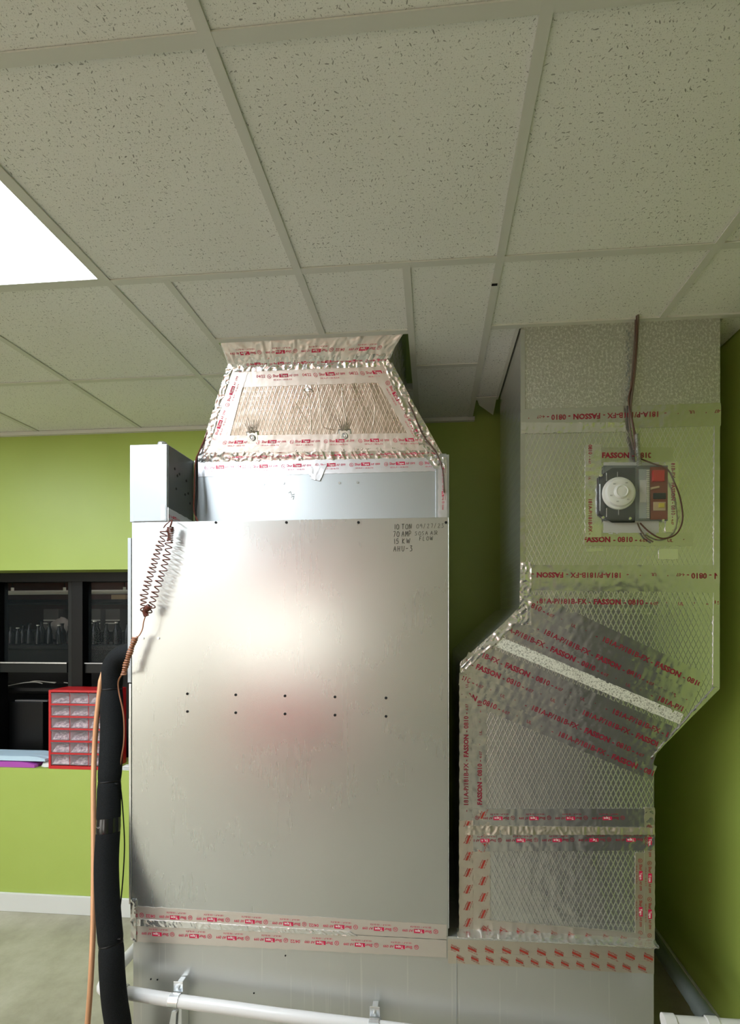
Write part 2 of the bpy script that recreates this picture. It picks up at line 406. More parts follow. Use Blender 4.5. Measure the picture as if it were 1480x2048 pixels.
tag(bx('trim_3', (-3.4, -1.3, YF+.001, YF+.03, 2.13, 2.70), 'fascia'), kind='structure')
tag(bx('ground', (-16, 10, -16, YF-.2, -.12, -.02), 'ground'), kind='structure')
tag(bx('ground_side', (-16, XL-.2, YF-.2, 8, -.12, -.02), 'ground'), kind='structure')
ce = tag(bx('ceiling', (XL-.2, XR+.15, YF-.2, YB+.1, DECK, DECK+.1), 'deck'), kind='structure')
# ceiling tiles and grid
T = .61; X0 = -1.022; Y0 = .266
xs = [X0+T*k for k in range(-6, 4)]; ys = [Y0+T*k for k in range(-8, 3)]
xs = [x for x in xs if x > XL+.05]
cells = []
xe = [XL]+xs+[XR]
ye = [YF]+[y for y in ys if y > YF+.05]
lights = [(-1, 0), (-4, 0), (-4, -4), (-4, -7)]
def is_light(x0, y0):
    for lx, ly in lights:
        if abs(x0-(X0+T*lx)) < .01 and (abs(y0-(Y0+T*ly)) < .01 or abs(y0-(Y0+T*(ly+1))) < .01): return True
    return False
for i in range(len(xe)-1):
    for j in range(len(ye)-1):
        if not is_light(xe[i], ye[j]): cells.append((xe[i], xe[i+1], ye[j], ye[j+1]))
R2, R3, RC = Y0+2*T, Y0+3*T, 1.84
OX0, OX1, OY1 = -.835, -.08, 2.30
DX0, DY1 = .315, 2.42
L1, L2, L3 = X0+T, X0+2*T, X0+3*T
for i in range(len(xe)-1):
    if xe[i+1] <= X0+.01: cells += [(xe[i], xe[i+1], R2, R3), (xe[i], xe[i+1], R3, YB)]
cells += [(X0, OX0, R2, R3), (X0, OX0, R3, YB), (OX0, L1, R2, RC), (L1, OX1, R2, RC), (OX0, OX1, OY1, YB), (OX1, L2, R2, R3), (OX1, L2, R3, YB),
          (L2, L3, R2, RC), (L3, XR, R2, RC), (L2, DX0, RC, DY1), (1.022, XR, RC, DY1)]
for (a, b, c, d) in cells:
    g = .005
    ob = MB().box(a+g, b-g-.002, c+g, d-g, CEIL+.004, CEIL+.018)
    m = MB(); m.v = ob.v; m.f = ob.f
    o = m.build('ceiling_tile', 'tile', ce, bevel=.0012, seg=1)
for x in xe[1:-1]:
    if x < X0-.01 or abs(x-X0) < .01: rng = (YF, YB)
    elif abs(x-L1) < .01: rng = (YF, RC)
    elif abs(x-L2) < .01: rng = (YF, YB)
    elif abs(x-L3) < .01: rng = (YF, RC)
    else: rng = (YF, R2)
    segs = [rng[0]]+[y for y in ys+[R3] if rng[0]+.05 < y < rng[1]-.05]+[rng[1]]
    if abs(x-X0) > .01 and x < X0 and False: pass
    bx('grid_bar', (x-.012, x+.012, rng[0], rng[1], CEIL-.001, CEIL+.003), 'bar', ce)
bx('grid_bar', (OX0-.012, OX0+.012, R2, YB, CEIL-.001, CEIL+.003), 'bar', ce)
bx('grid_bar', (OX1-.012, OX1+.012, R2, YB, CEIL-.001, CEIL+.003), 'bar', ce)
for k in range(len(xe)-1):
    for y in ye[1:]+[R3]:
        x0, x1 = xe[k]+.012, xe[k+1]-.012
        if xe[k] == xe[0]: x0 = xe[0]
        if abs(y-R3) < .01 and xe[k] > X0-.01: continue
        if is_light(xe[k], y) and is_light(xe[k], y-T): continue
        bx('grid_bar', (x0, x1, y-.012, y+.012, CEIL-.0005, CEIL+.003), 'bar', ce)
bx('grid_bar', (X0+.012, OX0-.012, R3-.012, R3+.012, CEIL-.0005, CEIL+.003), 'bar', ce)
bx('grid_bar', (OX1+.012, L2-.012, R3-.012, R3+.012, CEIL-.0005, CEIL+.003), 'bar', ce)
bx('grid_bar', (OX0+.012, OX1-.012, RC-.02, RC+.004, CEIL-.0015, CEIL+.028), 'bar', ce)
bx('grid_bar', (OX0+.012, OX1-.012, OY1-.004, OY1+.02, CEIL-.0015, CEIL+.028), 'bar', ce)
bx('grid_bar', (L2+.012, XR, RC-.02, RC+.004, CEIL-.0015, CEIL+.028), 'bar', ce)
bx('grid_bar', (DX0-.012, DX0+.001, RC, DY1, CEIL-.0005, CEIL+.028), 'bar', ce)
bx('grid_bar', (L2+.012, DX0, DY1-.004, DY1+.016, CEIL-.0015, CEIL+.028), 'bar', ce)
# small dark notch in the grid bar, and the loose flap of a broken tile
b = P(990, 568, 1.0); b = PZ(990, 568, CEIL)
bx('grid_bar_slot', (L2-.012, L2+.006, b.y-.004, b.y+.004, CEIL-.0035, CEIL-.0008), 'hole', ce)
fl = MB().hexa([(L2+.01, DY1-.02, CEIL-.004), (DX0-.01, DY1-.02, CEIL-.004), (DX0-.01, DY1+.13, CEIL-.03), (L2+.03, DY1+.05, CEIL-.012),
                (L2+.01, DY1-.02, CEIL-.001), (DX0-.01, DY1-.02, CEIL-.001), (DX0-.01, DY1+.13, CEIL-.026), (L2+.03, DY1+.05, CEIL-.009)])
fl.build('torn_tile_flap', 'bar', ce)
tag(bx('trim_1', (XL, OX1+.3, YB-.022, YB, CEIL-.018, CEIL+.002), 'bar'), kind='structure')
tag(bx('trim_2', (XR-.022, XR, YF, RC, CEIL-.004, CEIL+.001), 'bar'), kind='structure')
for k, (lx, ly) in enumerate(lights):
    a, c = X0+T*lx, Y0+T*ly; bb, d = a+T, c+2*T
    r = thing('ceiling_light', (a+T/2, c+T, CEIL), ('bright white ceiling light panel with a ribbed diffuser at the upper left' if k == 0 else 'ceiling light panel over the rest of the room behind the camera'), 'light', None if k == 0 else 'ceiling lights out of view')
    mb = MB(); e = .012; f_ = .022
    mb.box(a+e, a+f_, c+e, d-e, CEIL-.001, CEIL+.06); mb.box(bb-f_, bb-e, c+e, d-e, CEIL-.001, CEIL+.06)
    mb.box(a+f_, bb-f_, c+e, c+f_, CEIL-.001, CEIL+.06); mb.box(a+f_, bb-f_, d-f_, d-e, CEIL-.001, CEIL+.06)
    mb.build('frame', 'bar', r)
    bx('diffuser', (a+f_, bb-f_, c+f_, d-f_, CEIL+.003, CEIL+.006), 'lamp', r)
# baseboards
tag(bx('baseboard_back', (XL, -1.0, YB-.014, YB, 0, .105), 'trimw', bevel=.003), kind='structure')
tag(bx('baseboard_right', (XR-.014, XR, YF+.1, YB-.014, 0, .105), 'trimw', bevel=.003), kind='structure')
# window in the back wall
YW = YB+.20
w1 = tag(bx('window_1', (WX0-.02, WX1+.02, YB+.16, YW+.05, head-.055, head+.03), 'black_metal'), kind='structure')
bx('window_sill', (WX0+.001, WX1-.001, YB+.001, YW+.06, sill-.02, sill+.002), 'paint', w1)
def wpx(x, y): return P(x, y, YW)
mx0, mx1 = wpx(150, 1200).x, wpx(172, 1200).x
gx0 = wpx(137, 1200).x
tz1, tz0 = wpx(80, 1325).z, wpx(80, 1345).z
bx('mullion', (mx0, mx1, YW-.03, YW+.05, sill, head-.05), 'black_metal', w1, bevel=.002)
bx('mullion', (gx0, mx0-.001, YW-.005, YW+.04, sill, head-.05), 'grey_metal', w1, bevel=.002)  # lit left side of the mullion, its light put into a greyer tone
jx = wpx(3, 1200).x
bx('mullion', (jx-.08, jx, YW-.02, YW+.05, sill, head-.05), 'black_metal', w1, bevel=.002)
bx('transom', (WX0, gx0-.001, YW-.012, YW+.05, tz0, tz1), 'grey_metal', w1, bevel=.002)
bx('transom', (mx1+.001, WX1, YW-.012, YW+.05, tz0, tz1), 'grey_metal', w1, bevel=.002)
bx('transom_strip', (WX0, gx0-.001, YW-.016, YW-.012, tz1-.005, tz1+.003), 'zinc', w1)
bx('transom_strip', (mx1+.001, WX1, YW-.016, YW-.012, tz1-.004, tz1+.002), 'label', w1)
for (a, b_) in ((WX0, jx-.08), (jx, gx0), (mx1, WX1)):
    for (c, d) in ((tz1, head-.055),):
        bx('window_pane', (a+.003, b_-.003, YW+.016, YW+.022, c+.003, d-.003), 'glass', w1)
# workshop beyond the window
YS = 4.6
tag(bx('wall_far', (XL-.2, XR+.2, YS, YS+.1, 0, 2.9), 'darkwall'), kind='structure')
tag(MB().box(XL-.2, XR+.2, YB+.16, YS, 2.9, 3.0).build('ceiling_far', 'deck'), kind='structure')
tag(MB().box(XL-.3, XL-.2, YB+.16, YS, 0, 2.9).build('wall_far_left', 'darkwall'), kind='structure')
tag(MB().box(XR+.15, XR+.25, YB+.16, YS, 0, 2.9).build('wall_far_right', 'darkwall'), kind='structure')
ld = bpy.data.lights.new('workshop_fill', 'AREA'); ld.energy = 2.2; ld.size = .8; ld.color = (1, .93, .85)  # unseen fill light added to brighten the room past the glass
lo = bpy.data.objects.new('workshop_fill', ld); col.objects.link(lo); lo.location = (-2.2, 3.5, 2.85)
# ============================================================ AIR HANDLER
YC = 1.80
cl = P(262, 1100, YC).x; cr = P(896, 1100, YC).x
seam_l = P(266, 1834, YC).z; seam_r = P(1308, 1893, YC).z
ZB = P(580, 1856, YC).z
ZT = P(580, 1040, YC).z
ah = thing('air_handler', ((cl+cr)/2, 2.2, ZB), 'large bare galvanised sheet metal air handler cabinet standing left of the foil duct', 'air handler')
mb = MB().box(cl+.004, cr-.003, YC+.004, 2.58, ZB+.001, ZT-.004); mb.build('cabinet_body', 'sheet', ah)
bx('front_panel', (cl+.0045, cr, YC-.002, YC+.003, ZB+.002, ZT), 'sheet', ah, bevel=.0012)
z_a, z_b = P(262, 1076, YC).z, P(262, 1365, YC).z
bx('edge_flange', (P(256.5, 1100, YC).x, cl+.003, YC-.004, YC+.02, z_b, z_a), 'boxw', ah, bevel=.001)
bx('edge_flange', (P(259, 1100, YC).x, cl+.003, YC-.004, YC+.02, ZB+.06, z_b-.004), 'zinc', ah, bevel=.001)
bx('edge_flange', (cr+.0005, cr+.004, YC-.003, YC+.02, ZB+.03, ZT), 'zinc', ah, bevel=.001)
YU = 2.0
uz1 = P(600, 915, YU).z
ux0, ux1 = P(388, 980, YU).x, P(893, 980, YU).x
bx('upper_panel', (ux0, ux1, YU, 2.56, ZT-.006, uz1), 'sheet2', ah, bevel=.002)
bx('upper_flange', (P(871, 980, YU).x, P(897, 980, YU).x+.002, YU-.012, YU-.0005, ZT-.004, P(890, 911, YU).z), 'sheet2', ah, bevel=.001)
# control box
bzt = P(300, 889, YC).z
bx0, bx1 = P(260, 960, YC).x, P(335, 960, YC).x
cb = bx('control_box', (bx0, bx1, YC-.001, 2.01, ZT+.002, bzt), 'boxw', ah, bevel=.0015)
tag(cb, 'pale bluish painted box')
bx('box_cover', (P(268, 960, YC).x, bx1-.001, YC-.004, YC-.0015, ZT+.004, bzt-.002), 'boxw', cb, bevel=.001)
mb = MB(); c_ = Vector((P(325, 880, YC+.03).x, YC+.03, bzt))
mb.cyl(c_-Vector((0, 0, .0)), c_+Vector((0, 0, .012)), .018); mb.tube([c_+Vector((0, 0, .012)), c_+Vector((0, 0, .018)), c_+Vector((0, 0, .021))], [.018, .014, .004], 16)
mb.build('cable_connector', 'zinc', cb, smooth=True)
sd = bx('side_plate', (bx1+.0005, bx1+.002, YC+.004, 2.0, ZT+.03, bzt-.004), 'sheetd', cb)
for (yy, zz) in ((1.85, .7), (1.87, .62), (1.885, .66), (1.93, .4), (1.94, .62), (1.955, .44), (1.97, .3), (1.86, .42)):
    zz = ZT+.03+(bzt-ZT-.03)*zz
    MB().cyl((bx1+.0015, yy, zz), (bx1+.0035, yy, zz), .005, 10).build('knockout', 'deck', cb)
pt = Patch((bx1, YC, ZT+.001), (bx1, 2.0, ZT+.001), (bx1, 2.0, ZT+.04), (bx1, YC, ZT+.055), (1, 0, 0), amp=.001, off=.003, seed=31)
tp = pt.mesh('foil_tape', 'tape_w', ah); pt.text([shur()], tp, .011, .35, .0, repeat=False)
MB().box(P(323, 1000, YC).x, P(332, 1000, YC).x, YC-.0055, YC-.004, P(325, 1040, YC).z, P(325, 1011, YC).z).build('rating_label', 'white', cb)
# screws / holes on the front panel
def disc(px, py, Y, rpx, mat, name, parent, th=.002):
    c = P(px, py, Y); r = rpx*Y/FPX
    return MB().cyl((c.x, Y+.001, c.z), (c.x, Y-th, c.z), r, 12).build(name, mat, parent)
for px in (432, 573, 717, 892): disc(px, 1045, YC-.002, 2.8, 'hole', 'screw', ah)
for k, px in enumerate((375, 471.5, 570, 670, 772)):
    disc(px, 1387.5+k*2.1, YC-.002, 2.7, 'hole', 'screw', ah)
    disc(px, 1423+k*2.4, YC-.002, 2.7, 'hole', 'screw', ah)
for px, py in ((286, 1276.5), (317, 1276.5)): disc(px, py, YC-.002, 2.6, 'zinc', 'rivet', ah, .003)
for px, py in ((527, 968), (567, 966), (679, 966), (715, 965)): disc(px, py, YU, 2.4, 'zinc', 'rivet', ah, .003)
# hand lettering in black marker
F = {'1': [[(0, 1), (.05, 0)]], '0': [[(.3, 1), (.05, .8), (0, .3), (.25, 0), (.6, .2), (.62, .75), (.3, 1)]], 'O': [[(.3, .95), (.02, .6), (.1, .1), (.45, 0), (.65, .4), (.55, .85), (.3, .95)]],
 'T': [[(-.05, .95), (.6, 1)], [(.28, .97), (.3, 0)]], 'N': [[(0, 0), (.05, 1), (.5, .05), (.6, 1)]], '7': [[(0, .95), (.5, 1), (.25, 0)]], 'A': [[(0, 0), (.3, 1), (.6, 0)], [(.1, .4), (.55, .45)]],
 'M': [[(0, 0), (.08, 1), (.35, .3), (.6, 1), (.7, 0)]], 'P': [[(.05, 0), (.05, 1), (.5, .95), (.5, .55), (.08, .45)]], '5': [[(.5, 1), (.1, .95), (.08, .55), (.45, .55), (.5, .2), (.2, 0), (0, .1)]],
 'K': [[(0, 1), (.03, 0)], [(.5, .95), (.05, .45), (.55, 0)]], 'W': [[(0, 1), (.18, 0), (.38, .8), (.58, 0), (.8, 1)]], 'U': [[(0, 1), (.05, .25), (.3, 0), (.5, .3), (.55, 1)]], 'H': [[(0, 1), (.02, 0)], [(.5, 1), (.48, 0)], [(0, .5), (.5, .5)]],
 '-': [[(0, .5), (.5, .55)]], '3': [[(0, .95), (.45, 1), (.2, .6), (.5, .4), (.4, .05), (0, 0)]], '9': [[(.5, .7), (.2, .5), (0, .75), (.25, 1), (.5, .8), (.5, 0)]], '/': [[(0, -.1), (.35, 1.15)]],
 '2': [[(0, .8), (.25, 1), (.45, .75), (0, 0), (.55, .03)]], 'S': [[(.5, .95), (.1, .9), (.1, .6), (.45, .4), (.35, .02), (-.05, .05)]], 'I': [[(.15, 1), (.15, 0)], [(0, 1), (.3, 1)], [(0, 0), (.3, 0)]], 'R': [[(.05, 0), (.05, 1), (.45, .9), (.4, .5), (.08, .45), (.6, 0)]],
 'F': [[(0, 0), (.05, 1), (.5, 1)], [(.04, .55), (.4, .55)]], 'L': [[(.05, 1), (0, 0), (.4, .02)]], ' ': []}
hw = MB()
def write(s, px, py, h, wch, slope=-.03, th=.00095):
    x = px
    for ch in s:
        for st in F[ch]:
            pts = [P(x+a*wch+b*h*.05, py-b*h+slope*(x-px), YC-.0028) for a, b in st]
            if len(pts) > 2: pts = smooth_path(pts, 3)
            hw.tube(pts, th, 5)
        x += wch*(.45 if ch in '1 I' else 1.0)*1.02
write('10 TON', 789.5, 1058.5, 10, 7.2); write('70 AMP', 786.5, 1073.5, 10.5, 6.8); write('15 KW', 788.5, 1087.5, 10, 8.2); write('AHU-3', 787, 1103, 10.5, 8)
write('09/27/23', 833, 1056.5, 8, 7, th=.0006); write('SOSA AIR', 830, 1070.5, 7.5, 6.8, th=.0006); write('FLOW', 839, 1081, 8, 6.8, th=.0007)
hw.build('marker_lettering', 'black', ah)['kind'] = 'stuff'
for st, nm in ((((577, 986), (581, 983), (583, 990), (589, 988)), 0), (((582, 994), (588, 992), (586, 999)), 0)):
    hm = MB().tube([P(a, b, YU-.001) for a, b in st], .0012, 5); hm.build('marker_scrawl', 'label', ah)
# base box
rb = P(1308, 1950, YC).x
bs = thing('base_plenum', ((cl+rb)/2, 2.2, 0), 'low wide galvanised base box under the air handler and the foil duct', 'metal base')
bx('base_body', (P(266, 1950, YC).x, rb, YC, 2.57, .012, ZB), 'sheet3', bs, bevel=.002)
bx('seam_strip', (cr+.03, cr+.0325, YC-.0018, YC+.0005, .02, ZB-.07), 'sheet2', bs)
for px, py in ((302, 1958), (315, 1959), (571, 1911), (508, 1986)): disc(px, py, YC, 1.6, 'hole', 'rivet', bs)
# ---- printed tapes along the seam
def tape(px_pts, Y, mat, parent, amp=.001, off=.0007, seed=1, n=NF, step=.007, fold=1.0, glyphs=None, size=.012, v0=.4, u0=0, flip=False, ink=None, name='foil_tape', **kw):
    a, b_, c, d = [P(x, y, Y) for x, y in px_pts]
    pt = Patch(a, b_, c, d, n, amp, off, seed, step, fold)
    ob = pt.mesh(name, mat, parent)
    if glyphs: pt.text(glyphs, ob, size, v0, u0, flip=flip, **kw)
    return pt, ob
G3 = lambda: [shur(), shur(), shur(), shur(True)]
tape([(266, 1845), (893, 1879), (893, 1849), (266, 1812)], YC-.003, 'tape_p', ah, .0004, .0004, 2, glyphs=G3(), size=.0170, v0=.42, u0=.03, flip=True, step=.01, fold=.4)
tape([(268, 1883), (893, 1915), (893, 1880), (268, 1846)], YC-.003, 'tape_p', bs, .0004, .0005, 3, glyphs=G3(), size=.0170, v0=.42, u0=.10, flip=True, step=.01, fold=.4)
tape([(268, 1851), (715, 1872), (700, 1863), (268, 1838)], YC-.004, 'tape_b', ah, .0016, .0010, 4, step=.004, fold=1.6)
tape([(262, 1878), (273, 1884), (273, 1800), (262, 1798)], YC-.004, 'tape', ah, .003, .003, 5, step=.004, fold=1.5)
tape([(896, 1924), (1308, 1946), (1308, 1894), (896, 1878)], YC, 'tape_k', bs, .0006, .0006, 6, step=.009, fold=.5, glyphs=[logo_diag()], size=.0145, v0=.62, u0=.01)
tape([(896, 1926), (1308, 1948), (1308, 1924), (896, 1902)], YC-.0012, 'tape_k', bs, .0005, .0004, 7, step=.012, fold=.4, glyphs=[logo_diag()], size=.0125, v0=.5, u0=.03)
# ============================================================ SUPPLY PLENUM (left duct up to the ceiling)
Yt = 1.912
sp = thing('supply_plenum', ((P(400, 900, YU).x+P(868, 900, YU).x)/2, 2.2, uz1), 'tapered foil-wrapped supply duct with pink printed tape rising from cabinet into ceiling', 'duct')
A0, A1 = P(396, 925, YU), P(884, 917, YU)
B0, B1 = P(458, 733, Yt), P(778, 722, Yt)
Z_n = CEIL+.012
C0, C1 = PZ(437, 668, Z_n), PZ(806, 655, Z_n)
C0 = Vector((OX0+.012, RC+.012, Z_n)); C1 = Vector((P(800, 663, RC).x, RC+.012, Z_n))
A0.z = A1.z = uz1; zb = (B0.z+B1.z)/2; B0.z = B1.z = zb
dA, dB, dC = 2.50, 2.36, 2.27
def backed(p, y): return Vector((p.x, y, p.z))
top = CEIL+.3
lower = MB().hexa([A0, A1, backed(A1, dA), backed(A0, dA), B0, B1, backed(B1, dB), backed(B0, dB)]).build('tapered_section', 'foil', sp)
MB().hexa([B0, B1, backed(B1, dB), backed(B0, dB), C0, C1, backed(C1, dC), backed(C0, dC)]).build('neck_section', 'foil', sp)
MB().hexa([C0, C1, backed(C1, dC), backed(C0, dC), C0+Vector((0, .03, top-Z_n)), C1+Vector((-.02, .03, top-Z_n)), backed(C1, dC)+Vector((0, 0, top-Z_n)), backed(C0, dC)+Vector((0, 0, top-Z_n))]).build('riser_section', 'foil', sp)
nf = (A1-A0).cross(B0-A0).normalized()
if nf.y > 0: nf = -nf
nn = (B1-B0).cross(C0-B0).normalized()
if nn.y > 0: nn = -nn
def on(px, py, p0, n):
    r = ray(px, py); t = (p0-Vector((0, 0, EYE))).dot(n)/r.dot(n); return Vector((0, 0, EYE))+r*t
def ftape(pts, p0, n, mat, parent, **kw):
    a, b_, c, d = [on(x, y, p0, n) for x, y in pts]
    g = kw.pop('glyphs', None); tk = {k: kw.pop(k) for k in ('size', 'v0', 'u0', 'flip', 'repeat', 'clip') if k in kw}; nm = kw.pop('name', 'foil_tape')
    pt = Patch(a, b_, c, d, n, **kw); ob = pt.mesh(nm, mat, parent)
    if g: pt.text(g, ob, **tk)
    return ob
# facing with a few long soft creases
ftape([(404, 916), (868, 912), (772, 735), (462, 745)], A0, nf, 'foil_soft', sp, amp=.0011, off=.001, seed=11, step=.009, fold=.7, name='foil_facing')
for pts in (((608, 780), (618, 800), (622, 850), (618, 880)), ((632, 765), (640, 800), (644, 850), (668, 860)), ((684, 775), (686, 810), (694, 850)), ((742, 785), (750, 815), (746, 850)), ((660, 800), (676, 830), (682, 855)), ((590, 805), (606, 830), (614, 845))):
    MB().tube([on(a, b, A0-nf*-.0015, nf) for a, b in [(q.x, q.y) for q in smooth_path([Vector((x, y, 0)) for x, y in pts], 5)]], .0022, 6).build('foil_crease', 'foil_soft', sp, smooth=True)
# tapes on the tapered face
ftape([(452, 776), (800, 764), (778, 722), (458, 733)], A0, nf, 'tape_p', sp, amp=.0007, off=.003, seed=12, glyphs=[shur(True)], size=.0165, v0=.4, u0=.12)
ftape([(405, 912), (450, 912), (492, 752), (456, 752)], A0, nf, 'tape_p', sp, amp=.0007, off=.0036, seed=13)
def along(pts, p0, n, parent, **kw):   # text running up a slanted strip
    return ftape(pts, p0, n, 'tape_p', parent, **kw)
along([(440, 908), (497, 745), (464, 738), (402, 898)], A0, nf, sp, amp=.0006, off=.0042, seed=14, glyphs=[shur()], size=.0165, v0=.42, u0=.05)
along([(748, 752), (828, 890), (858, 880), (778, 735)], A0, nf, sp, amp=.0009, off=.0042, seed=15, glyphs=[shur()], size=.0165, v0=.42, u0=.04)
ftape([(412, 906), (850, 901), (838, 866), (428, 872)], A0, nf, 'tape_p', sp, amp=.0009, off=.005, seed=16, glyphs=[shur(), shur(), shur(), shur(), shur()], size=.0165, v0=.52, u0=.055)
ftape([(398, 925), (880, 917), (858, 893), (404, 905)], A0, nf, 'tape', sp, amp=.0022, off=.004, seed=17, step=.004, fold=1.5, glyphs=[shur()], size=.012, v0=.35, u0=.12)
ftape([(452, 745), (780, 733), (776, 715), (458, 725)], A0, nf, 'tape_b', sp, amp=.003, off=.004, seed=18, step=.004, fold=1.5)
ftape([(394, 925), (410, 925), (466, 740), (454, 735)], A0, nf, 'tape_b', sp, amp=.003, off=.004, seed=19, step=.004, fold=1.5)
ftape([(850, 915), (884, 915), (784, 725), (768, 735)], A0, nf, 'tape', sp, amp=.003, off=.005, seed=20, step=.004, fold=1.3)
# neck tapes
ftape([(462, 728), (774, 718), (806, 668), (442, 684)], B0, nn, 'tape_p', sp, amp=.0032, off=.005, seed=21, step=.005, glyphs=[shur(), shur(True), shur()], size=.0165, v0=.45, u0=.05, flip=True)
ftape([(466, 738), (770, 728), (778, 706), (462, 716)], B0, nn, 'tape', sp, amp=.0022, off=.005, seed=22, step=.005, fold=1.3, glyphs=[shur()], size=.011, v0=.3, u0=.06)
# right side of neck and body
rs = Patch(B1, backed(B1, dB), backed(C1, dC), C1, (1, 0, .0), amp=.002, off=.002, seed=23, step=.008); rs.mesh('foil_facing', 'foil', sp)
# flashing over the upper panel of the cabinet
tape([(396, 954), (893, 942), (893, 915), (396, 924)], YU, 'tape_w', sp, .0007, .0018, 24, glyphs=[shur(), shur(True), shur(), shur(), shur(), shur()], size=.0165, v0=.5, u0=.03, fold=.6)
tape([(868, 938), (893, 938), (893, 915), (850, 915)], YU-.013, 'tape_b', sp, .0035, .003, 25, step=.004, fold=1.5)
a_, b_, c_, d_ = [P(x, y, YU-.013) for x, y in ((876, 1040), (876, 925), (894, 925), (894, 1040))]
pt = Patch(d_, c_, b_, a_, NF, .0012, .002, 26); ob = pt.mesh('foil_tape', 'tape_w', sp); pt.text([shur(True)], ob, .0095, .35, .04)
tape([(622, 958), (640, 962), (654, 930), (612, 934)], YU-.003, 'tape_w', sp, .0015, .0018, 27, step=.004, fold=.8)
# hanger clips: domed washers pinched into the foil
for px, py in ((506, 876), (690, 872)):
    c = on(px, py, A0, nf); q = nf
    ux = Vector((1, 0, 0)); uy = q.cross(ux).normalized(); uy = uy if uy.z > 0 else -uy
    cp = thing_part = MB()
    s_ = .021
    cp.add([c-ux*s_-uy*s_+q*.006, c+ux*s_-uy*s_+q*.006, c+ux*s_+uy*s_+q*.006, c-ux*s_+uy*s_+q*.006, c-ux*s_*1.3-uy*s_*1.3, c+ux*s_*1.3-uy*s_*1.3, c+ux*s_*1.3+uy*s_*1.3, c-ux*s_*1.3+uy*s_*1.3],
           [(0, 1, 2, 3), (4, 5, 1, 0), (5, 6, 2, 1), (6, 7, 3, 2), (7, 4, 0, 3)])
    ob = cp.build('hanger_clip', 'tape', sp)
    rg = MB().tube([c+q*.013+(ux*math.cos(a)+uy*math.sin(a))*.0095 for a in [k*math.pi/8 for k in range(16)]], .003, 8, closed=True)
    rg.cyl(c+q*.004, c+q*.014, .004, 10); rg.build('ring', 'zinc', ob, smooth=True)
    for k in range(7):
        a = math.pi/2+(k-3)*.16; L_ = .045+.03*random.random()
        MB().tube([c+q*.007+(ux*math.cos(a)+uy*math.sin(a))*.02, c+q*.0035+(ux*math.cos(a)+uy*math.sin(a))*(.02+L_)], [.0016, .0004], 5).build('foil_pucker', 'foil_soft', ob, smooth=True)
ftape([(608, 782), (626, 784), (622, 772), (612, 770)], A0, nf, 'tape_b', sp, amp=.003, off=.006, seed=29, step=.003, fold=1.5, name='foil_scrap')
# ============================================================ RETURN DUCT (right)
YD = 1.84
rd = thing('return_duct', (P(1115, 1800, YD).x, 2.1, ZB), 'tall silver foil-faced duct with an offset bend and maroon printed tape', 'duct')
def xz(px, py): p = P(px, py, YD); return (p.x, p.z)
xl0, xr0 = xz(1042, 900)[0], xz(1439.5, 900)[0]
xl1, xr1 = xz(920, 1600)[0], xz(1308, 1600)[0]
yb = 2.40
zj = [xz(1042, 1215)[1], xz(1438, 1378)[1], xz(921, 1325)[1], xz(1307, 1510)[1]]
MB().prism([(xl0, zj[0]), (xr0, zj[1]), (xr0, CEIL+.35), (xl0, CEIL+.35)], YD, yb).build('upper_section', 'foil', rd)
MB().prism([(xl1, zj[2]), (xr1, zj[3]), (xr0, zj[1]), (xl0, zj[0])], YD, 2.60).build('offset_section', 'foil', rd)
MB().prism([(xl1, ZB+.001), (xr1, ZB+.001), (xr1, zj[3]), (xl1, zj[2])], YD, 2.60).build('lower_section', 'foil', rd)
def T_(pts, mat, seed, amp=.001, off=.0015, **kw):
    nm = kw.pop('name', 'foil_tape')
    if mat != 'tape_b': amp *= .9; off *= .8
    if nm != 'foil_facing': off += .0009
    return tape(pts, YD, mat, rd, amp, off, seed, name=nm, **kw)
T_([(1042, 818), (1440, 808), (1440, 600), (1042, 622)], 'foil_top', 40, .0007, .001, step=.02, fold=.2, name='foil_facing')
T_([(1043, 1200), (1438, 1200), (1439, 850), (1043, 850)], 'foil', 41, .0008, .001, step=.014, fold=.25, name='foil_facing')
T_([(1043, 1215), (1437, 1372), (1437, 1195), (1043, 1195)], 'foil', 42, .0012, .001, step=.012, fold=.3, name='foil_facing')
T_([(970, 1615), (1306, 1615), (1306, 1530), (970, 1400)], 'foil', 43, .0010, .001, step=.012, fold=.3, name='foil_facing')
T_([(978, 1845), (1275, 1868), (1275, 1700), (978, 1700)], 'foil', 44, .0018, .001, step=.008, fold=.8, name='foil_facing')
GF = [fasson()]
FW = fasson()[1]*.0262
def F0(px): return px*YD/FPX*.985-FW
T_([(1042, 862), (1441, 852), (1441, 806), (1042, 820)], 'tape', 45, .0013, .0022, glyphs=GF, size=.0262, v0=.3, u0=F0(225), flip=True)
T_([(1042, 868), (1250, 864), (1250, 846), (1042, 846)], 'tape_b', 46, .0018, .0035, step=.005, fold=1.5)
T_([(1044, 1180), (1438, 1186), (1438, 1130), (1044, 1130)], 'tape', 47, .0015, .0022, glyphs=GF, size=.0262, v0=.3, u0=F0(293), flip=True)
T_([(1060, 1224), (1438, 1232), (1438, 1184), (1060, 1182)], 'foil', 48, .0012, .0022, glyphs=GF, size=.0262, v0=.42, u0=F0(122))
T_([(1038, 1250), (1062, 1250), (1062, 1125), (1040, 1125)], 'tape_b', 49, .003, .004, step=.004, fold=1.5)
T_([(1040, 1150), (1050, 1150), (1050, 660), (1041, 660)], 'tape', 50, .0012, .003, step=.007, fold=1)
T_([(1425, 1372), (1438, 1372), (1439, 850), (1428, 850)], 'tape', 51, .0015, .003, step=.007, fold=1)
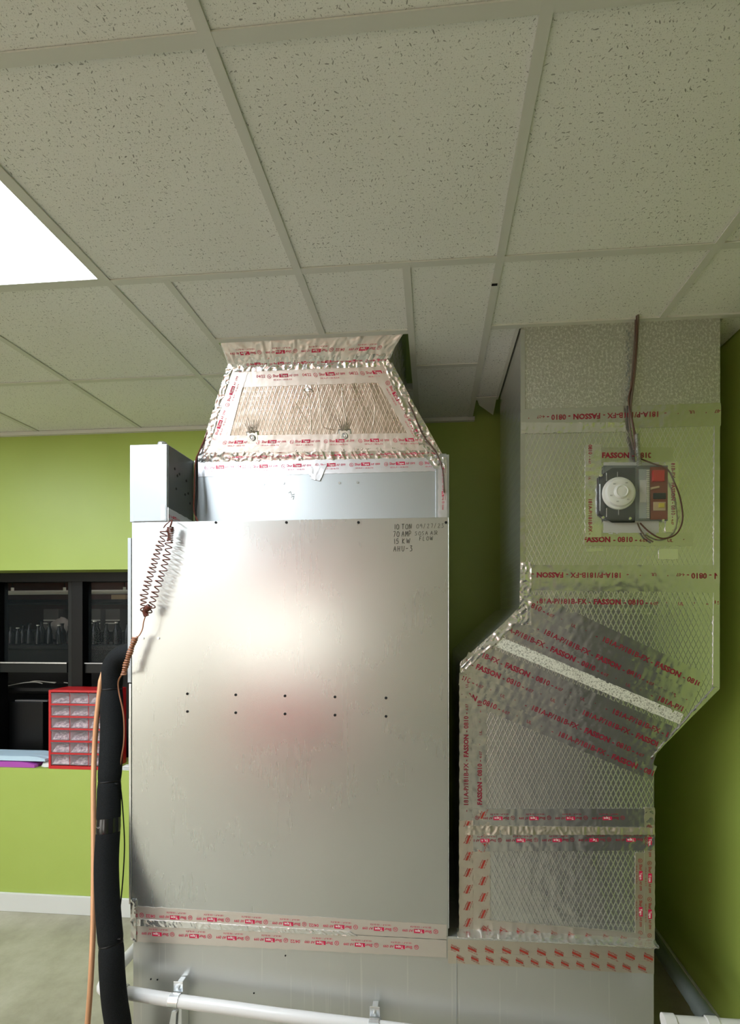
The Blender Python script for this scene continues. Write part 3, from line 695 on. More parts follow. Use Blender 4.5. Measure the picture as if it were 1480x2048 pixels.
def dtape(x0, y0, x1, y1, wpx_, mat, seed, u0, v0=.3, amp=.0015, off=.0025, size=.0262, g=GF, **kw):
    dx, dy = x1-x0, y1-y0; L_ = math.hypot(dx, dy); nx, ny = -dy/L_*wpx_/2, dx/L_*wpx_/2
    return T_([(x0+nx, y0+ny), (x1+nx, y1+ny), (x1-nx, y1-ny), (x0-nx, y0-ny)], mat, seed, amp, off, glyphs=g, size=size, v0=v0, u0=u0, **kw)
dtape(1060, 1205, 1402, 1366, 42, 'tape', 52, F0(267))
dtape(1048, 1240, 1386, 1402, 40, 'tape', 53, F0(155), off=.0032)
dtape(1018, 1256, 1370, 1418, 36, 'tape', 54, F0(90), off=.0036)
dtape(986, 1279, 1362, 1438, 22, 'board', 55, 0, g=None, amp=.0006, off=.0045, step=.01)
dtape(966, 1308, 1338, 1468, 34, 'tape', 56, F0(48), off=.0036)
dtape(930, 1320, 1318, 1487, 36, 'tape', 57, F0(25), off=.0030)
dtape(924, 1352, 1309, 1516, 38, 'tape', 58, F0(-75), off=.0024)
dtape(924, 1384, 1308, 1546, 30, 'tape', 59, F0(-20), off=.0018)
# bright folded corner along the slanted left edge
T_([(921, 1335), (934, 1338), (1060, 1222), (1042, 1210)], 'tape_b', 60, .003, .0045, step=.004, fold=1.5)
T_([(1300, 1515), (1312, 1506), (1438, 1376), (1428, 1374)], 'tape', 61, .002, .0045, step=.005, fold=1.2)
def vtape(x0, x1, y0, y1, mat, seed, g=None, up=True, size=.023, v0=.35, u0=0, amp=.0015, off=.0025, **kw):
    # text climbs upward: a->b runs from bottom to top
    pts = [(x1, y1), (x1, y0), (x0, y0), (x0, y1)] if up else [(x0, y0), (x0, y1), (x1, y1), (x1, y0)]
    return T_(pts, mat, seed, amp, off, glyphs=g, size=size, v0=v0, u0=u0, **kw)
vtape(918.5, 944, 1345, 1640, 'tape', 62, GF, v0=.3, u0=-FW*.5, off=.003)
vtape(944, 972, 1400, 1620, 'tape', 63, GF, v0=.3, u0=.02)
vtape(918, 946, 1640, 1885, 'tape_k', 64, [logo_diag()], size=.0145, v0=.4, amp=.0022, off=.003)
vtape(946, 980, 1618, 1885, 'tape_k', 65, [logo_diag()], size=.0145, v0=.45, u0=.03)
T_([(946, 1655), (1308, 1655), (1306, 1617), (946, 1617)], 'tape', 66, .0015, .003, glyphs=[shur(upd='ink')], size=.0150, v0=.4, u0=.10, flip=True)
T_([(946, 1702), (1308, 1700), (1308, 1658), (946, 1660)], 'tape', 67, .002, .0035, glyphs=[shur(upd='ink')], size=.0150, v0=.4, u0=.02, flip=True, fold=1.2)
T_([(930, 1668), (1308, 1668), (1308, 1654), (930, 1650)], 'tape_k', 68, .003, .0065, step=.004, fold=1.4)
vtape(1270, 1290, 1705, 1870, 'tape_k', 69, [shur(upd='rust')], size=.0150, v0=.35, u0=.02, up=False)
vtape(1288, 1309, 1615, 1885, 'tape_k', 70, [shur(upd='rust')], size=.0150, v0=.35, u0=.06, up=False, off=.003)
T_([(960, 1880), (1308, 1892), (1308, 1868), (960, 1838)], 'tape_k', 71, .0018, .0035, glyphs=[logo_diag()], size=.0145, v0=.5, u0=.01)
T_([(912, 1893), (1308, 1897), (1308, 1880), (915, 1872)], 'tape', 72, .003, .005, step=.005, fold=1.4)
lp = Patch(Vector((xl1-.012, YC-.002, ZB)), Vector((xr1, YC-.002, ZB)), Vector((xr1, YD, ZB+.006)), Vector((xl1-.012, YD, ZB+.006)), (0, -.35, 1), amp=.003, off=.002, seed=73, step=.005, fold=1.3)
lp.mesh('foil_ledge', 'tape_b', rd)
# dark vertical joint of glue marks on the top facing
mk = MB()
for k in range(34):
    px = 1257+random.uniform(-4, 4); py = 662+k*4.2; c = P(px, py, YD-.0028); mk.box(c.x-.003, c.x+.003*random.random(), c.y-.001, c.y+.001, c.z-.003, c.z+.003)
mk.build('glue_marks', 'pvcg', rd)['kind'] = 'stuff'
# ---------------------------------------------------------- smoke detector on the duct
YS0 = YD-.005
sm = thing('duct_smoke_detector', P(1265, 1048, YS0), 'clear plastic smoke detector with a round white head wired onto the right foil duct', 'smoke detector')
for i, (pts, g, kw) in enumerate([([(1168, 1092), (1385, 1092), (1385, 1066), (1168, 1066)], GF, dict(v0=.3, u0=-.004)),
      ([(1195, 925), (1345, 925), (1345, 895), (1195, 895)], GF, dict(v0=.3, u0=.014, clip=(.03, .72)))]):
    T_(pts, 'tape', 80+i, .0007, .0022, glyphs=g, size=.0262, fold=.4, **kw)
vtape(1170, 1202, 890, 1075, 'tape_b', 83, GF, size=.0175, v0=.2, u0=-.08, up=False, off=.0026)
vtape(1330, 1356, 925, 1065, 'tape_b', 84, GF, size=.0175, v0=.45, u0=-FW*.55, up=False, off=.0026)
T_([(1317, 1119), (1355, 1119), (1355, 1098), (1317, 1098)], 'tape_b', 85, .0006, .0022, fold=.3)
T_([(1172, 1104), (1206, 1103), (1206, 1097), (1172, 1098)], 'tape_b', 86, .0006, .0022, fold=.3)
T_([(1207, 1068), (1317, 1070), (1317, 925), (1207, 925)], 'label', 87, .0004, .0022, fold=.2, name='mounting_board')
def q(px, py, dy=0): return P(px, py, YS0-dy)
def octo(x0, x1, y0, y1, cut): return [(x0+cut, y1), (x1, y1), (x1, y0), (x0+cut, y0), (x0, y0+cut), (x0, y1-cut)]
def pprism(px_pts, d0, d1):
    v0 = [P(x, y, YS0) for x, y in px_pts]
    return MB().prism([(v.x, v.z) for v in v0], YS0-d1, YS0-d0)
pprism([(1206, 1042), (1334, 1042), (1334, 932), (1206, 932)], .001, .006).build('back_plate', 'pvcd', sm)
pprism([(1222, 1046), (1268, 1046), (1268, 937), (1222, 937), (1195, 955), (1195, 1030)], .006, .011).build('detector_bay', 'dark', sm, bevel=.002)
def lathe(c, prof, seg=32):   # prof: list of (radius, distance from the duct)
    mb = MB(); vs = []; fs = []
    for r, d in prof:
        for k in range(seg):
            a = 2*math.pi*k/seg; vs.append((c.x+r*math.cos(a), c.y-d, c.z+r*math.sin(a)))
    for i in range(len(prof)-1):
        for k in range(seg): k2 = (k+1) % seg; fs.append((i*seg+k, i*seg+k2, (i+1)*seg+k2, (i+1)*seg+k))
    fs.append(tuple((len(prof)-1)*seg+k for k in range(seg))); mb.add(vs, fs); return mb
hc = P(1234, 989, YS0)
hd = lathe(hc, [(.056, .011), (.058, .017), (.056, .022), (.050, .024), (.049, .026), (.050, .030), (.047, .037), (.040, .040), (.026, .041), (.025, .044), (.023, .048), (.014, .050), (.004, .050)]).build('detector_head', 'whitep', sm, smooth=True)
lathe(hc, [(.0225, .0475), (.0205, .0515), (.018, .0515), (.0165, .0490)]).build('sensor_ring', 'whitep', hd, smooth=True)
for a in (60, 130, 200, 250, 310):
    a = math.radians(a); c = Vector((hc.x+.036*math.cos(a), hc.y, hc.z+.036*math.sin(a)))
    MB().box(c.x-.004, c.x+.004, c.y-.042, c.y-.039, c.z-.002, c.z+.002).build('vent_slot', 'label', hd)
for px, y0, y1 in ((1213, 946, 962), (1213, 1016, 1034), (1235, 944, 962), (1237, 1010, 1030), (1200, 968, 1022)):
    MB().tube([P(px, y0, YS0-.02), P(px, y1, YS0-.02)], .0014, 6).build('wire_guard', 'zinc', sm)
pprism([(1276, 1038), (1297, 1038), (1297, 940), (1276, 940)], .006, .010).build('terminal_plate', 'pvcg', sm)
pprism([(1277, 1006), (1294, 1006), (1294, 962), (1277, 962)], .010, .012).build('paper_label', 'label', sm)
pb = pprism([(1298, 1040), (1332, 1040), (1332, 936), (1298, 936)], .006, .012).build('circuit_board', 'pcb', sm)
cm = MB()
for k in range(24):
    c = P(1294.5, 942+k*4.05, YS0-.012); cm.box(c.x-.0035, c.x+.0045, c.y-.006, c.y, c.z-.0016, c.z+.0016)
cm.build('terminal_comb', 'comb', pb)['kind'] = 'stuff'
pprism([(1300, 966), (1323, 966), (1323, 944), (1300, 944)], .012, .026).build('relay', 'relay', pb, bevel=.002)
pprism([(1303, 1023), (1327, 1023), (1327, 1006), (1303, 1006)], .012, .018).build('relay', 'carton', pb, bevel=.001)
pprism([(1312, 1018), (1323, 1018), (1323, 1009), (1312, 1009)], .018, .024).build('relay_cap', 'yellow', pb, bevel=.001)
pprism([(1303, 1000), (1328, 1000), (1328, 988), (1303, 988)], .012, .017).build('capacitor', 'dark', pb, bevel=.002)
MB().cyl(P(1302, 977, YS0-.016), P(1318, 974, YS0-.016), .0045, 10).build('capacitor', 'carton', pb, smooth=True)
cv = pprism(octo(1193, 1335, 931, 1045, 16), .012, .060)
co = cv.build('clear_cover', 'clear', sm, bevel=.004)
# hollow it: inner shell with reversed faces
inn = pprism(octo(1196, 1332, 934, 1042, 15), .012, .0575); me = co.data
vv = [v.co.copy() for v in me.vertices]; o_ = origin[sm.name]; k0 = len(vv)
fs = [tuple(p.vertices) for p in me.polygons]+[tuple(k0+i for i in reversed(f)) for f in inn.f]
me2 = bpy.data.meshes.new('clear_cover'); me2.from_pydata(vv+[v-o_ for v in inn.v], [], fs); me2.materials.append(M['clear']); co.data = me2
MB().tube([P(1273, 934, YS0-.061), P(1273, 1042, YS0-.061)], .0016, 6).build('cover_rib', 'clear', sm)
for px, py in ((1202, 951), (1206, 1035), (1260, 1037), (1326, 1041)):
    c = P(px, py, YS0-.061); MB().cyl((c.x, c.y+.002, c.z), (c.x, c.y-.003, c.z), .0045, 10).build('cover_screw', 'zinc', sm)
# cables from the ceiling to the detector
hcb = thing('detector_cables', P(1273, 640, YD-.03), 'thin brown cables hanging from the ceiling down to the smoke detector', 'cable')
def path(pts, Y, n=6): return smooth_path([P(x, y, Y) if len(e) == 0 else P(x, y, e[0]) for x, y, *e in pts], n)
MB().tube(path([(1276, 629, YD-.035), (1275, 660), (1270, 740), (1263, 795), (1262, 830), (1272, 880), (1276, 905), (1277, 930)], YD-.02), .0045, 8).build('cable', 'cabled', hcb, smooth=True)
MB().tube(path([(1273, 629, YD-.03), (1273, 680), (1266, 760), (1257, 800), (1266, 850), (1270, 890), (1274, 912), (1300, 925), (1334, 938), (1350, 968), (1361, 1000), (1365, 1040), (1352, 1068), (1325, 1077), (1300, 1065), (1280, 1046)], YD-.022), .0028, 8).build('cable', 'cable', hcb, smooth=True)
MB().tube(path([(1271, 640), (1268, 700), (1261, 780), (1258, 830), (1262, 870), (1268, 900)], YD-.015), .003, 8).build('cable', 'cabled', hcb, smooth=True)
MB().tube(path([(1275, 1046, YD-.03), (1281, 1060), (1292, 1075), (1306, 1084)], YD-.012), .0028, 8).build('cable', 'cabled', hcb, smooth=True)
MB().tube(helix([P(1274, 868, YD-.03), P(1276, 905, YD-.035), P(1279, 932, YD-.035)], .006, .005, 8), .0022, 5).build('flexible_sleeve', 'flex', hcb, smooth=True)
# ============================================================ coiled thermostat wire
cw = thing('coiled_wire', P(337, 1042, 1.76), 'red-brown control wire coiled in two hanging springs over the upper left of the cabinet', 'wire')
YW1 = 1.745
MB().tube(path([(343, 1040, 1.79), (338, 1044), (331, 1050), (327, 1056)], YW1), .0022, 6).build('wire_lead', 'wire', cw, smooth=True)
MB().tube(path([(344, 1040, 1.79), (343, 1046), (340, 1054)], YW1), .0030, 6).build('wire_lead', 'wire', cw, smooth=True)
MB().tube(helix([P(x, y, YW1) for x, y in ((329, 1060), (325, 1078), (315, 1105), (306, 1135), (296, 1165), (288, 1192), (288, 1215), (292, 1222))], .0112, .0172), .0024, 6).build('wire_coil', 'wire', cw, smooth=True)
MB().tube(helix([P(x, y, YW1+.01) for x, y in ((341, 1054), (341, 1070), (340, 1082))], .0098, .0058), .0024, 6).build('wire_coil', 'wire', cw, smooth=True)
MB().tube(helix([P(x, y, YW1+.008) for x, y in ((339, 1082), (335, 1105), (328, 1135), (318, 1165), (309, 1190), (303, 1212), (297, 1225))], .0112, .0205), .0024, 6).build('wire_coil', 'wire', cw, smooth=True)
MB().tube(helix([P(x, y, YW1) for x, y in ((300, 1212), (290, 1222), (293, 1232))], .0085, .004), .0024, 6).build('wire_knot', 'wire', cw, smooth=True)
MB().tube(path([(291, 1232), (287, 1245), (285, 1258), (279, 1270), (272, 1276)], YW1), .0021, 6).build('wire_lead', 'wrap', cw, smooth=True)
MB().tube(helix([P(x, y, YW1) for x, y in ((271, 1274), (263, 1296), (253, 1326), (247, 1350))], .0068, .0088), .0040, 6).build('wire_wrap', 'wrap', cw, smooth=True)
MB().tube(path([(246, 1346), (237, 1362, 1.80), (238, 1385, 1.815), (247, 1430, 1.815), (248, 1480, 1.815), (242, 1520, 1.815), (237, 1552, 1.815)], YW1), .0028, 6).build('wire_lead', 'wrap', cw, smooth=True)
# black insulated pipe
ip = thing('insulated_pipe', P(240, 2100, 1.86), 'black foam insulated refrigerant pipe bending out of the cabinet side and running down', 'pipe')
pp = smooth_path([P(x, y, 1.86 if y < 1400 else max(1.655, 1.86-(y-1400)/560*.205)) for x, y in ((290, 1303), (262, 1306), (238, 1316), (225, 1340), (223, 1378), (224, 1450), (222, 1510), (219, 1563), (218, 1600), (217, 1650), (214, 1700), (213, 1740), (215, 1800), (219, 1855), (222, 1888), (224, 1940), (229, 2000), (238, 2060), (243, 2120), (243, 2200))], 6)
# split at seams (by y): indices per control point*6
seams = [0, 4*6, 7*6, 9*6, 14*6, len(pp)-1]
for k in range(5):
    seg_ = pp[seams[k]:seams[k+1]+1]; n = len(seg_)
    rr = [.0408*(.93 if i in (0, n-1) else (.975 if i in (1, n-2) else 1)) for i in range(n)]
    if k == 0: rr[0] = rr[1] = .041
    MB().tube(seg_, rr, 28).build('foam_sleeve', 'foam', ip, smooth=True)
def band(idx, hw_, r, mat, name):
    a = pp[idx]; d = (pp[idx+1]-pp[idx-1]).normalized()
    return MB().tube([a-d*hw_, a-d*hw_*.4, a+d*hw_*.4, a+d*hw_], [r*.985, r, r*1.01, r*.99], 28).build(name, mat, ip, smooth=True)
bt = band(9*6, .026, .0412, 'blackg', 'glossy_tape'); tag(bt, 'glossy black wrap of electrical tape')
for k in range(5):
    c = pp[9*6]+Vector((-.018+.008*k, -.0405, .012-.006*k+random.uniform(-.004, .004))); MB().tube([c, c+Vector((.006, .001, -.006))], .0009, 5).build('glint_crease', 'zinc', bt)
for idx in (4*6, 7*6, 14*6):
    band(idx, .0028, .0395, 'dark', 'cable_tie')
a = pp[14*6-3]; MB().cyl(a+Vector((.034, -.015, 0)), a+Vector((.052, -.018, .004)), .0035, 8).build('tie_head', 'dark', ip)
a = pp[7*6]; MB().cyl(a+Vector((.036, -.02, 0)), a+Vector((.050, -.024, 0)), .0035, 8).build('tie_head', 'dark', ip)
# thin black wire beside the pipe
tw = MB().tube(path([(238, 1556), (243, 1590), (247, 1640), (249, 1690), (247, 1740, 1.76), (243, 1790, 1.74), (239, 1830, 1.72), (241, 1868, 1.69)], 1.80), .0023, 6).build('thin_wire', 'dark', smooth=True)
tag(tw, 'thin black wire bowing out beside the black insulated pipe', 'wire')
cp = thing('copper_line', P(178, 2060, 1.83), 'bare copper tube with a pinched open top standing left of the black pipe', 'copper pipe')
cpts = smooth_path([P(x, y, 1.83 if y < 1500 else max(1.66, 1.83-(y-1500)/450*.17)) for x, y in ((201.5, 1362), (199, 1385), (193, 1440), (189, 1500), (187, 1570), (187.5, 1700), (187, 1800), (186, 1860), (183, 1930), (180, 1985), (175, 2048), (168, 2130), (165, 2200))], 6)
MB().tube(cpts, .0095, 14).build('tube', 'copper', cp, smooth=True)
MB().tube([cpts[0], P(203, 1350, 1.83), P(204, 1340, 1.83)], [.0095, .0055, .0022], 14).build('pinched_end', 'copper', cp, smooth=True)
# ============================================================ cables beside the supply duct
cv1 = MB().tube(path([(462, 722, 1.92), (448, 760, 1.95), (425, 840, 1.965), (400, 900, 1.975), (391, 925, 1.95), (389, 980, 1.93), (388, 1020, 1.93), (396, 1043, 1.90)], 1.95), .0034, 8).build('left_duct_cable', 'wire', smooth=True)
cv1.name = 'cable'; tag(cv1, 'red-brown cable running down the left edge of the supply duct', 'cable')
cv2 = MB().tube(path([(394, 915, 1.97), (394, 980, 1.94), (392, 1030, 1.92), (396, 1046, 1.90)], 1.95), .0042, 8).build('cable', 'dark', smooth=True)
tag(cv2, 'black cable hanging in the gap between control box and upper panel', 'cable')
cv3 = MB().tube(path([(773, 728, 1.925), (795, 765, 1.935), (822, 815, 1.95), (845, 868, 1.965), (872, 905, 1.975), (885, 940, 1.975), (888, 985, 1.98)], 1.95), .0028, 8).build('cable', 'cable', smooth=True)
tag(cv3, 'thin dark cable following the right edge of the supply duct', 'cable')
# ============================================================ PVC pipes
pv = thing('pvc_drain_pipe', P(350, 2048, 1.73), 'white PVC drain pipe running across the base box on brackets', 'pipe')
e0 = P(208, 1972, 1.735)
MB().tube([P(245, 1984, 1.735), P(350, 2001, 1.735), P(560, 2030, 1.735), P(745, 2053, 1.735), P(1000, 2086, 1.735), P(1250, 2118, 1.735)], .0213, 20).build('pipe_run', 'pvc', pv, smooth=True)
zc = e0.z
MB().tube(smooth_path([P(252, 1985, 1.735), P(225, 1979, 1.735), P(208, 1974, 1.742), Vector((e0.x-.008, 1.77, zc)), Vector((e0.x-.008, 1.80, zc+.001))], 5), .0245, 20).build('elbow', 'pvc', pv, smooth=True)
MB().tube([Vector((e0.x-.008, 1.79, zc)), Vector((e0.x-.008, 2.62, zc+.01))], .0213, 20).build('pipe_run', 'pvc', pv, smooth=True)
MB().tube([P(232, 1981, 1.735), P(250, 1984.5, 1.735)], .026, 20).build('collar', 'pvc', pv, smooth=True)
for k, (px, py) in enumerate(((350, 2001), (748, 2053))):
    c = P(px, py, 1.735)
    st = thing('pipe_bracket', c, ('zinc strap bracket holding the white drain pipe, left of the two' if k == 0 else 'zinc strap bracket holding the white drain pipe, at the bottom middle edge'), 'bracket', 'pipe brackets on the base box')
    w_ = .018
    mb = MB(); N = 24; vs = []; fs = []
    for i in range(N):
        a = 2*math.pi*i/N
        for xx, r in ((-w_, .0222), (w_, .0222), (w_, .0238), (-w_, .0238)): vs.append((c.x+xx, c.y+r*math.cos(a), c.z+r*math.sin(a)))
    for i in range(N):
        j = (i+1) % N
        for m_ in range(4): fs.append((i*4+m_, j*4+m_, j*4+(m_+1) % 4, i*4+(m_+1) % 4))
    mb.add(vs, fs); mb.build('strap', 'zinc', st, smooth=True)
    bx('tab', (c.x-.018, c.x+.018, c.y+.022, c.y+.0245, c.z+.015, c.z+.052), 'zinc', st, bevel=.001)
    bx('tab', (c.x-.010, c.x+.010, c.y+.0245, YC-.002, c.z+.040, c.z+.0425), 'zinc', st, bevel=.0008)
    bx('channel_leg', (c.x-.012, c.x+.018, c.y+.012, c.y+.015, .13, c.z-.02), 'zinc', st, bevel=.0008)
    bx('channel_leg', (c.x+.016, c.x+.019, c.y+.012, YC-.002, .13, c.z-.02), 'zinc', st, bevel=.0008)
    for dz in (.03, -.045): MB().cyl((c.x, c.y+.024 if dz > 0 else c.y+.012, c.z+dz), (c.x, (c.y+.014 if dz > 0 else c.y+.004), c.z+dz), .006, 6).build('bolt', 'zinc', st)
    if k == 0:
        MB().hexa([(c.x-.03, c.y, c.z-.13), (c.x-.002, c.y, c.z-.13), (c.x+.004, c.y, c.z-.04), (c.x-.012, c.y, c.z-.04), (c.x-.03, c.y+.004, c.z-.13), (c.x-.002, c.y+.004, c.z-.13), (c.x+.004, c.y+.004, c.z-.04), (c.x-.012, c.y+.004, c.z-.04)]).build('brace', 'zinc', st)
pr = thing('pvc_side_pipe', P(1400, 2046, 1.70), 'pale PVC pipe with a grey branch darkened for shade, right of the base box', 'pipe')
z_ = P(1400, 2049, 1.70).z
MB().tube([Vector((rb+.006, 1.70, z_)), Vector((XR-.02, 1.70, z_))], .0213, 20).build('pipe_run', 'pvc', pr, smooth=True)
for px in (1338, 1424): c = P(px, 2046, 1.70); MB().tube([Vector((c.x-.018, 1.70, z_)), Vector((c.x+.018, 1.70, z_))], .026, 20).build('collar', 'pvc', pr, smooth=True)
c = P(1424, 2046, 1.70); MB().tube([Vector((c.x, 1.715, z_)), Vector((c.x, 1.78, z_)), Vector((c.x, 1.782, z_)), Vector((c.x, 2.64, z_))], [.030, .030, .027, .027], 20).build('branch_pipe', 'pvcd', pr, smooth=True)  # shade on the branch pipe is put into its darker grey
# ============================================================ things on the sill
def SP(px, py): return P(px, py, YB+.004)
dx0, dx1 = SP(97, 1500).x, SP(219, 1500).x
dz0 = sill+.002; dz1 = SP(97, 1380).z; dy0 = YB+.004; dy1 = dy0+.155
dc = thing('drawer_cabinet', ((dx0+dx1)/2, dy0+.08, dz0), 'small red plastic cabinet of clear parts drawers on the green window sill', 'drawer cabinet')
fr = MB()
fr.box(dx0, dx0+.014, dy0, dy1, dz0, dz1); fr.box(dx1-.014, dx1, dy0, dy1, dz0, dz1); fr.box(dx0+.014, dx1-.014, dy0, dy1, dz0, dz0+.018); fr.box(dx0+.014, dx1-.014, dy0, dy1, dz1-.012, dz1)
fr.box(dx0+.014, dx1-.014, dy1-.004, dy1, dz0+.018, dz1-.012)
rows = 6; rh = (dz1-.012-dz0-.018)/rows; cwid = (dx1-dx0-.028)/3
for r_ in range(1, rows): z = dz0+.018+rh*r_; fr.box(dx0+.014, dx1-.014, dy0, dy1-.004, z-.0045, z+.0045)
for c_ in (1, 2): x = dx0+.014+cwid*c_; fr.box(x-.002, x+.002, dy0+.003, dy1-.004, dz0+.018, dz1-.012)
fr.build('frame', 'red', dc, bevel=.0012)
for r_ in range(rows):
    for c_ in range(3):
        x0 = dx0+.014+cwid*c_+.003; x1 = x0+cwid-.006; z0 = dz0+.018+rh*r_+.006; z1 = z0+rh-.0105
        mb = MB(); g = .0018
        mb.box(x0, x1, dy0+.001, dy0+.001+g, z0, z1); mb.box(x0, x1, dy0+.003, dy1-.01, z0, z0+g); mb.box(x0, x0+g, dy0+.003, dy1-.01, z0+g, z1-.01); mb.box(x1-g, x1, dy0+.003, dy1-.01, z0+g, z1-.01)
        mb.box(x0-.001, x1+.001, dy0-.007, dy0+.001, z1-.005, z1-.002)
        dr = mb.build('drawer', 'milky', dc)
        hgt = (z1-z0)*random.uniform(.45, .85); cm = MB(); nx, ny = 8, 5; vs = []; fs = []
        for j in range(ny+1):
            for i in range(nx+1):
                u, v = i/nx, j/ny; vs.append((x0+.004+(x1-x0-.008)*u, dy0+.006+.11*v, z0+.003+hgt*(.55+.45*noise.noise((u*4+r_*3, v*4+c_*5, r_))) if 0 < j else z0+.003))
        for j in range(ny):
            for i in range(nx): a = j*(nx+1)+i; fs.append((a, a+1, a+nx+2, a+nx+1))
        cm.add(vs, fs); cm.build('contents', 'stuffm', dr)
def folder(name, x0, x1, y0, y1, z, th, mat, label, cat, wav=.003):
    mb = MB(); nx, ny = 14, 6
    for s_ in (0, 1):
        pass
    vs = []; fs = []
    for s_ in (0, 1):
        for j in range(ny+1):
            for i in range(nx+1):
                u, v = i/nx, j/ny; xx = x0+(x1-x0)*u-(.01*noise.noise((v*5, z*99, 3)) if i == nx else 0)
                vs.append((xx, y0+(y1-y0)*v, z+s_*th*(1-.5*max(0, (u-.85)/.15)**2)+(wav*(noise.noise((u*5, v*4, z*50))+.5) if s_ else 0)))
    W = nx+1; K = W*(ny+1)
    for j in range(ny):
        for i in range(nx): a = j*W+i; fs.append((a, a+W, a+W+1, a+1)); fs.append((K+a, K+a+1, K+a+W+1, K+a+W))
    for i in range(nx): fs.append((i, i+1, K+i+1, K+i)); a = ny*W+i; fs.append((a+1, a, K+a, K+a+1))
    for j in range(ny): a = j*W; fs.append((a+W, a, K+a, K+a+W)); a = j*W+nx; fs.append((a, a+W, K+a+W, K+a))
    mb.add(vs, fs); ob = mb.build(name, mat, org=((x0+x1)/2, (y0+y1)/2, z)); tag(ob, label, cat); return ob
fx0 = -2.95; fY0, fY1 = YB+.01, YB+.15
zf = sill+.003
folder('plastic_folder', fx0, SP(68, 1530).x, fY0, fY1, zf, .030, 'purple', 'glossy purple plastic folder on the window sill under the pale blue one', 'folder')
folder('plastic_folder', fx0, SP(88, 1510).x, fY0+.004, fY1-.01, zf+.0365, .026, 'blue', 'pale blue plastic folder lying on top of the purple one', 'folder')
c = SP(88, 1535); mb = MB()
mb.tube([(c.x+.0, fY0+.055, zf), (c.x, fY0+.055, zf+.004), (c.x+.0, fY0+.055, zf+.022), (c.x, fY0+.055, zf+.032)], [.045, .052, .044, .018], 20)
tag(mb.build('round_lid', 'trimw', smooth=True, org=(c.x, fY0+.055, zf)), 'pale round lid lying between the folders and the red drawer cabinet', 'lid')
c0 = SP(251, 1470)
tag(bx('switch_plate', (c0.x-.02, c0.x+.06, dy0+.06, dy0+.066, zf, SP(250, 1442).z), 'whitep', org=(c0.x, dy0+.06, zf)), 'white metal plate leaning on the sill behind the copper-coloured wire', 'plate')
for k in range(3):
    z = zf+.0045*k+k*.003
    ob = MB().hexa([(c0.x-.03, dy0+.005+.004*k, z), (c0.x+.08, dy0+.005, z), (c0.x+.08, dy0+.055, z), (c0.x-.03, dy0+.055, z), (c0.x-.03, dy0+.005+.004*k, z+.0035), (c0.x+.08, dy0+.005, z+.0035), (c0.x+.08, dy0+.055, z+.0035), (c0.x-.03, dy0+.055, z+.0035)]).build('paper_sheets', 'white', org=(c0.x, dy0+.03, z))
    tag(ob, ('bottom', 'middle', 'topmost')[k]+' white paper stack on the sill beside the cabinet edge', 'papers', 'papers at the right end of the sill')
# things beyond the glass
def BP(px, py, Y): return P(px, py, Y)
YQ = 3.25
sh = thing('storage_counter', (BP(120, 1290, YQ).x, YQ+.2, 0), 'black storage counter behind the window glass carrying dark bottles', 'counter')
cz = BP(70, 1290, YQ).z
bx('counter_top', (-4.0, -.7, YQ, YQ+.45, cz-.03, cz), 'dark', sh, bevel=.003)
bx('counter_body', (-3.98, -.72, YQ+.03, YQ+.42, .0, cz-.031), 'dark', sh)
k = 0
ORD = ['first', 'second', 'third', 'fourth', 'fifth', 'sixth', 'seventh', 'eighth', 'ninth', 'tenth', 'eleventh']
for px, hgt, r in ((5, .10, .016), (15, .13, .02), (28, .14, .022), (40, .12, .02), (52, .15, .022), (66, .17, .024), (80, .14, .018), (92, .16, .022), (108, .15, .024), (122, .14, .02), (132, .13, .018), (180, .16, .022), (193, .17, .025), (207, .15, .02), (222, .17, .024), (236, .16, .022), (249, .15, .02)):
    c = BP(px, 1285, YQ+.1); c.y = YQ+.08+.05*(k % 3); mb = MB()
    mb.tube([(c.x, c.y, cz+.001), (c.x, c.y, cz+hgt*.6), (c.x, c.y, cz+hgt*.78), (c.x, c.y, cz+hgt*.95)], [r, r, r*.42, r*.4], 12)
    o = bpy.data.objects.new('bottle', None); col.objects.link(o); o.location = (c.x, c.y, cz); origin[o.name] = Vector((c.x, c.y, cz))
    tag(o, 'dark bottle '+('with pale cap, ' if k % 3 == 0 else '')+ORD[k if k < 11 else k-11]+' from the left '+('behind glass left of the mullion' if px < 150 else 'behind glass right of the mullion'), 'bottle', 'bottles behind the window')
    mb.build('body', 'glassb', o, smooth=True); MB().cyl((c.x, c.y, cz+hgt*.951), (c.x, c.y, cz+hgt), r*.55, 10).build('cap', 'comb' if k % 3 == 0 else 'dark', o); k += 1
def panel(px0, px1, py0, py1, Y, mat, name, label, cat, group=None, d=.04):
    a = BP(px0, py1, Y); b = BP(px1, py0, Y); o = bpy.data.objects.new(name, None); col.objects.link(o); o.location = ((a.x+b.x)/2, Y, a.z); origin[o.name] = o.location.copy(); tag(o, label, cat, group)
    return o, bx('panel', (a.x, b.x, Y, Y+d, a.z, b.z), mat, o, bevel=.002), a, b
YP = 3.95
for (p0, p1, lab) in ((87, 117, 'pinkish grey storage bin beyond the glass, left of the mullion'), (174, 201, 'grey storage bin beyond the glass, just right of the mullion'), (211, 240, 'grey storage bin beyond the glass, nearest the air handler')):
    o, pn, a, b = panel(p0, p1, 1218, 1262, YP, 'grey', 'storage_bin', lab, 'bin', d=.3)
    for py in (1240, 1246):
        z = BP(p0, py, YP).z; bx('stripe', (a.x+.002, b.x-.002, YP-.004, YP-.0005, z-.006, z+.002), 'whitep', o)
    bz = a.z-.002
shf = tag(bx('wall_shelf', (-4.4, -.5, YP-.03, YP+.4, bz-.03, bz), 'dark', org=(-2, YP, bz)), 'dark shelf beyond the glass under the grey storage bins', 'shelf')
for s0 in (-3.9, -1.0): pass
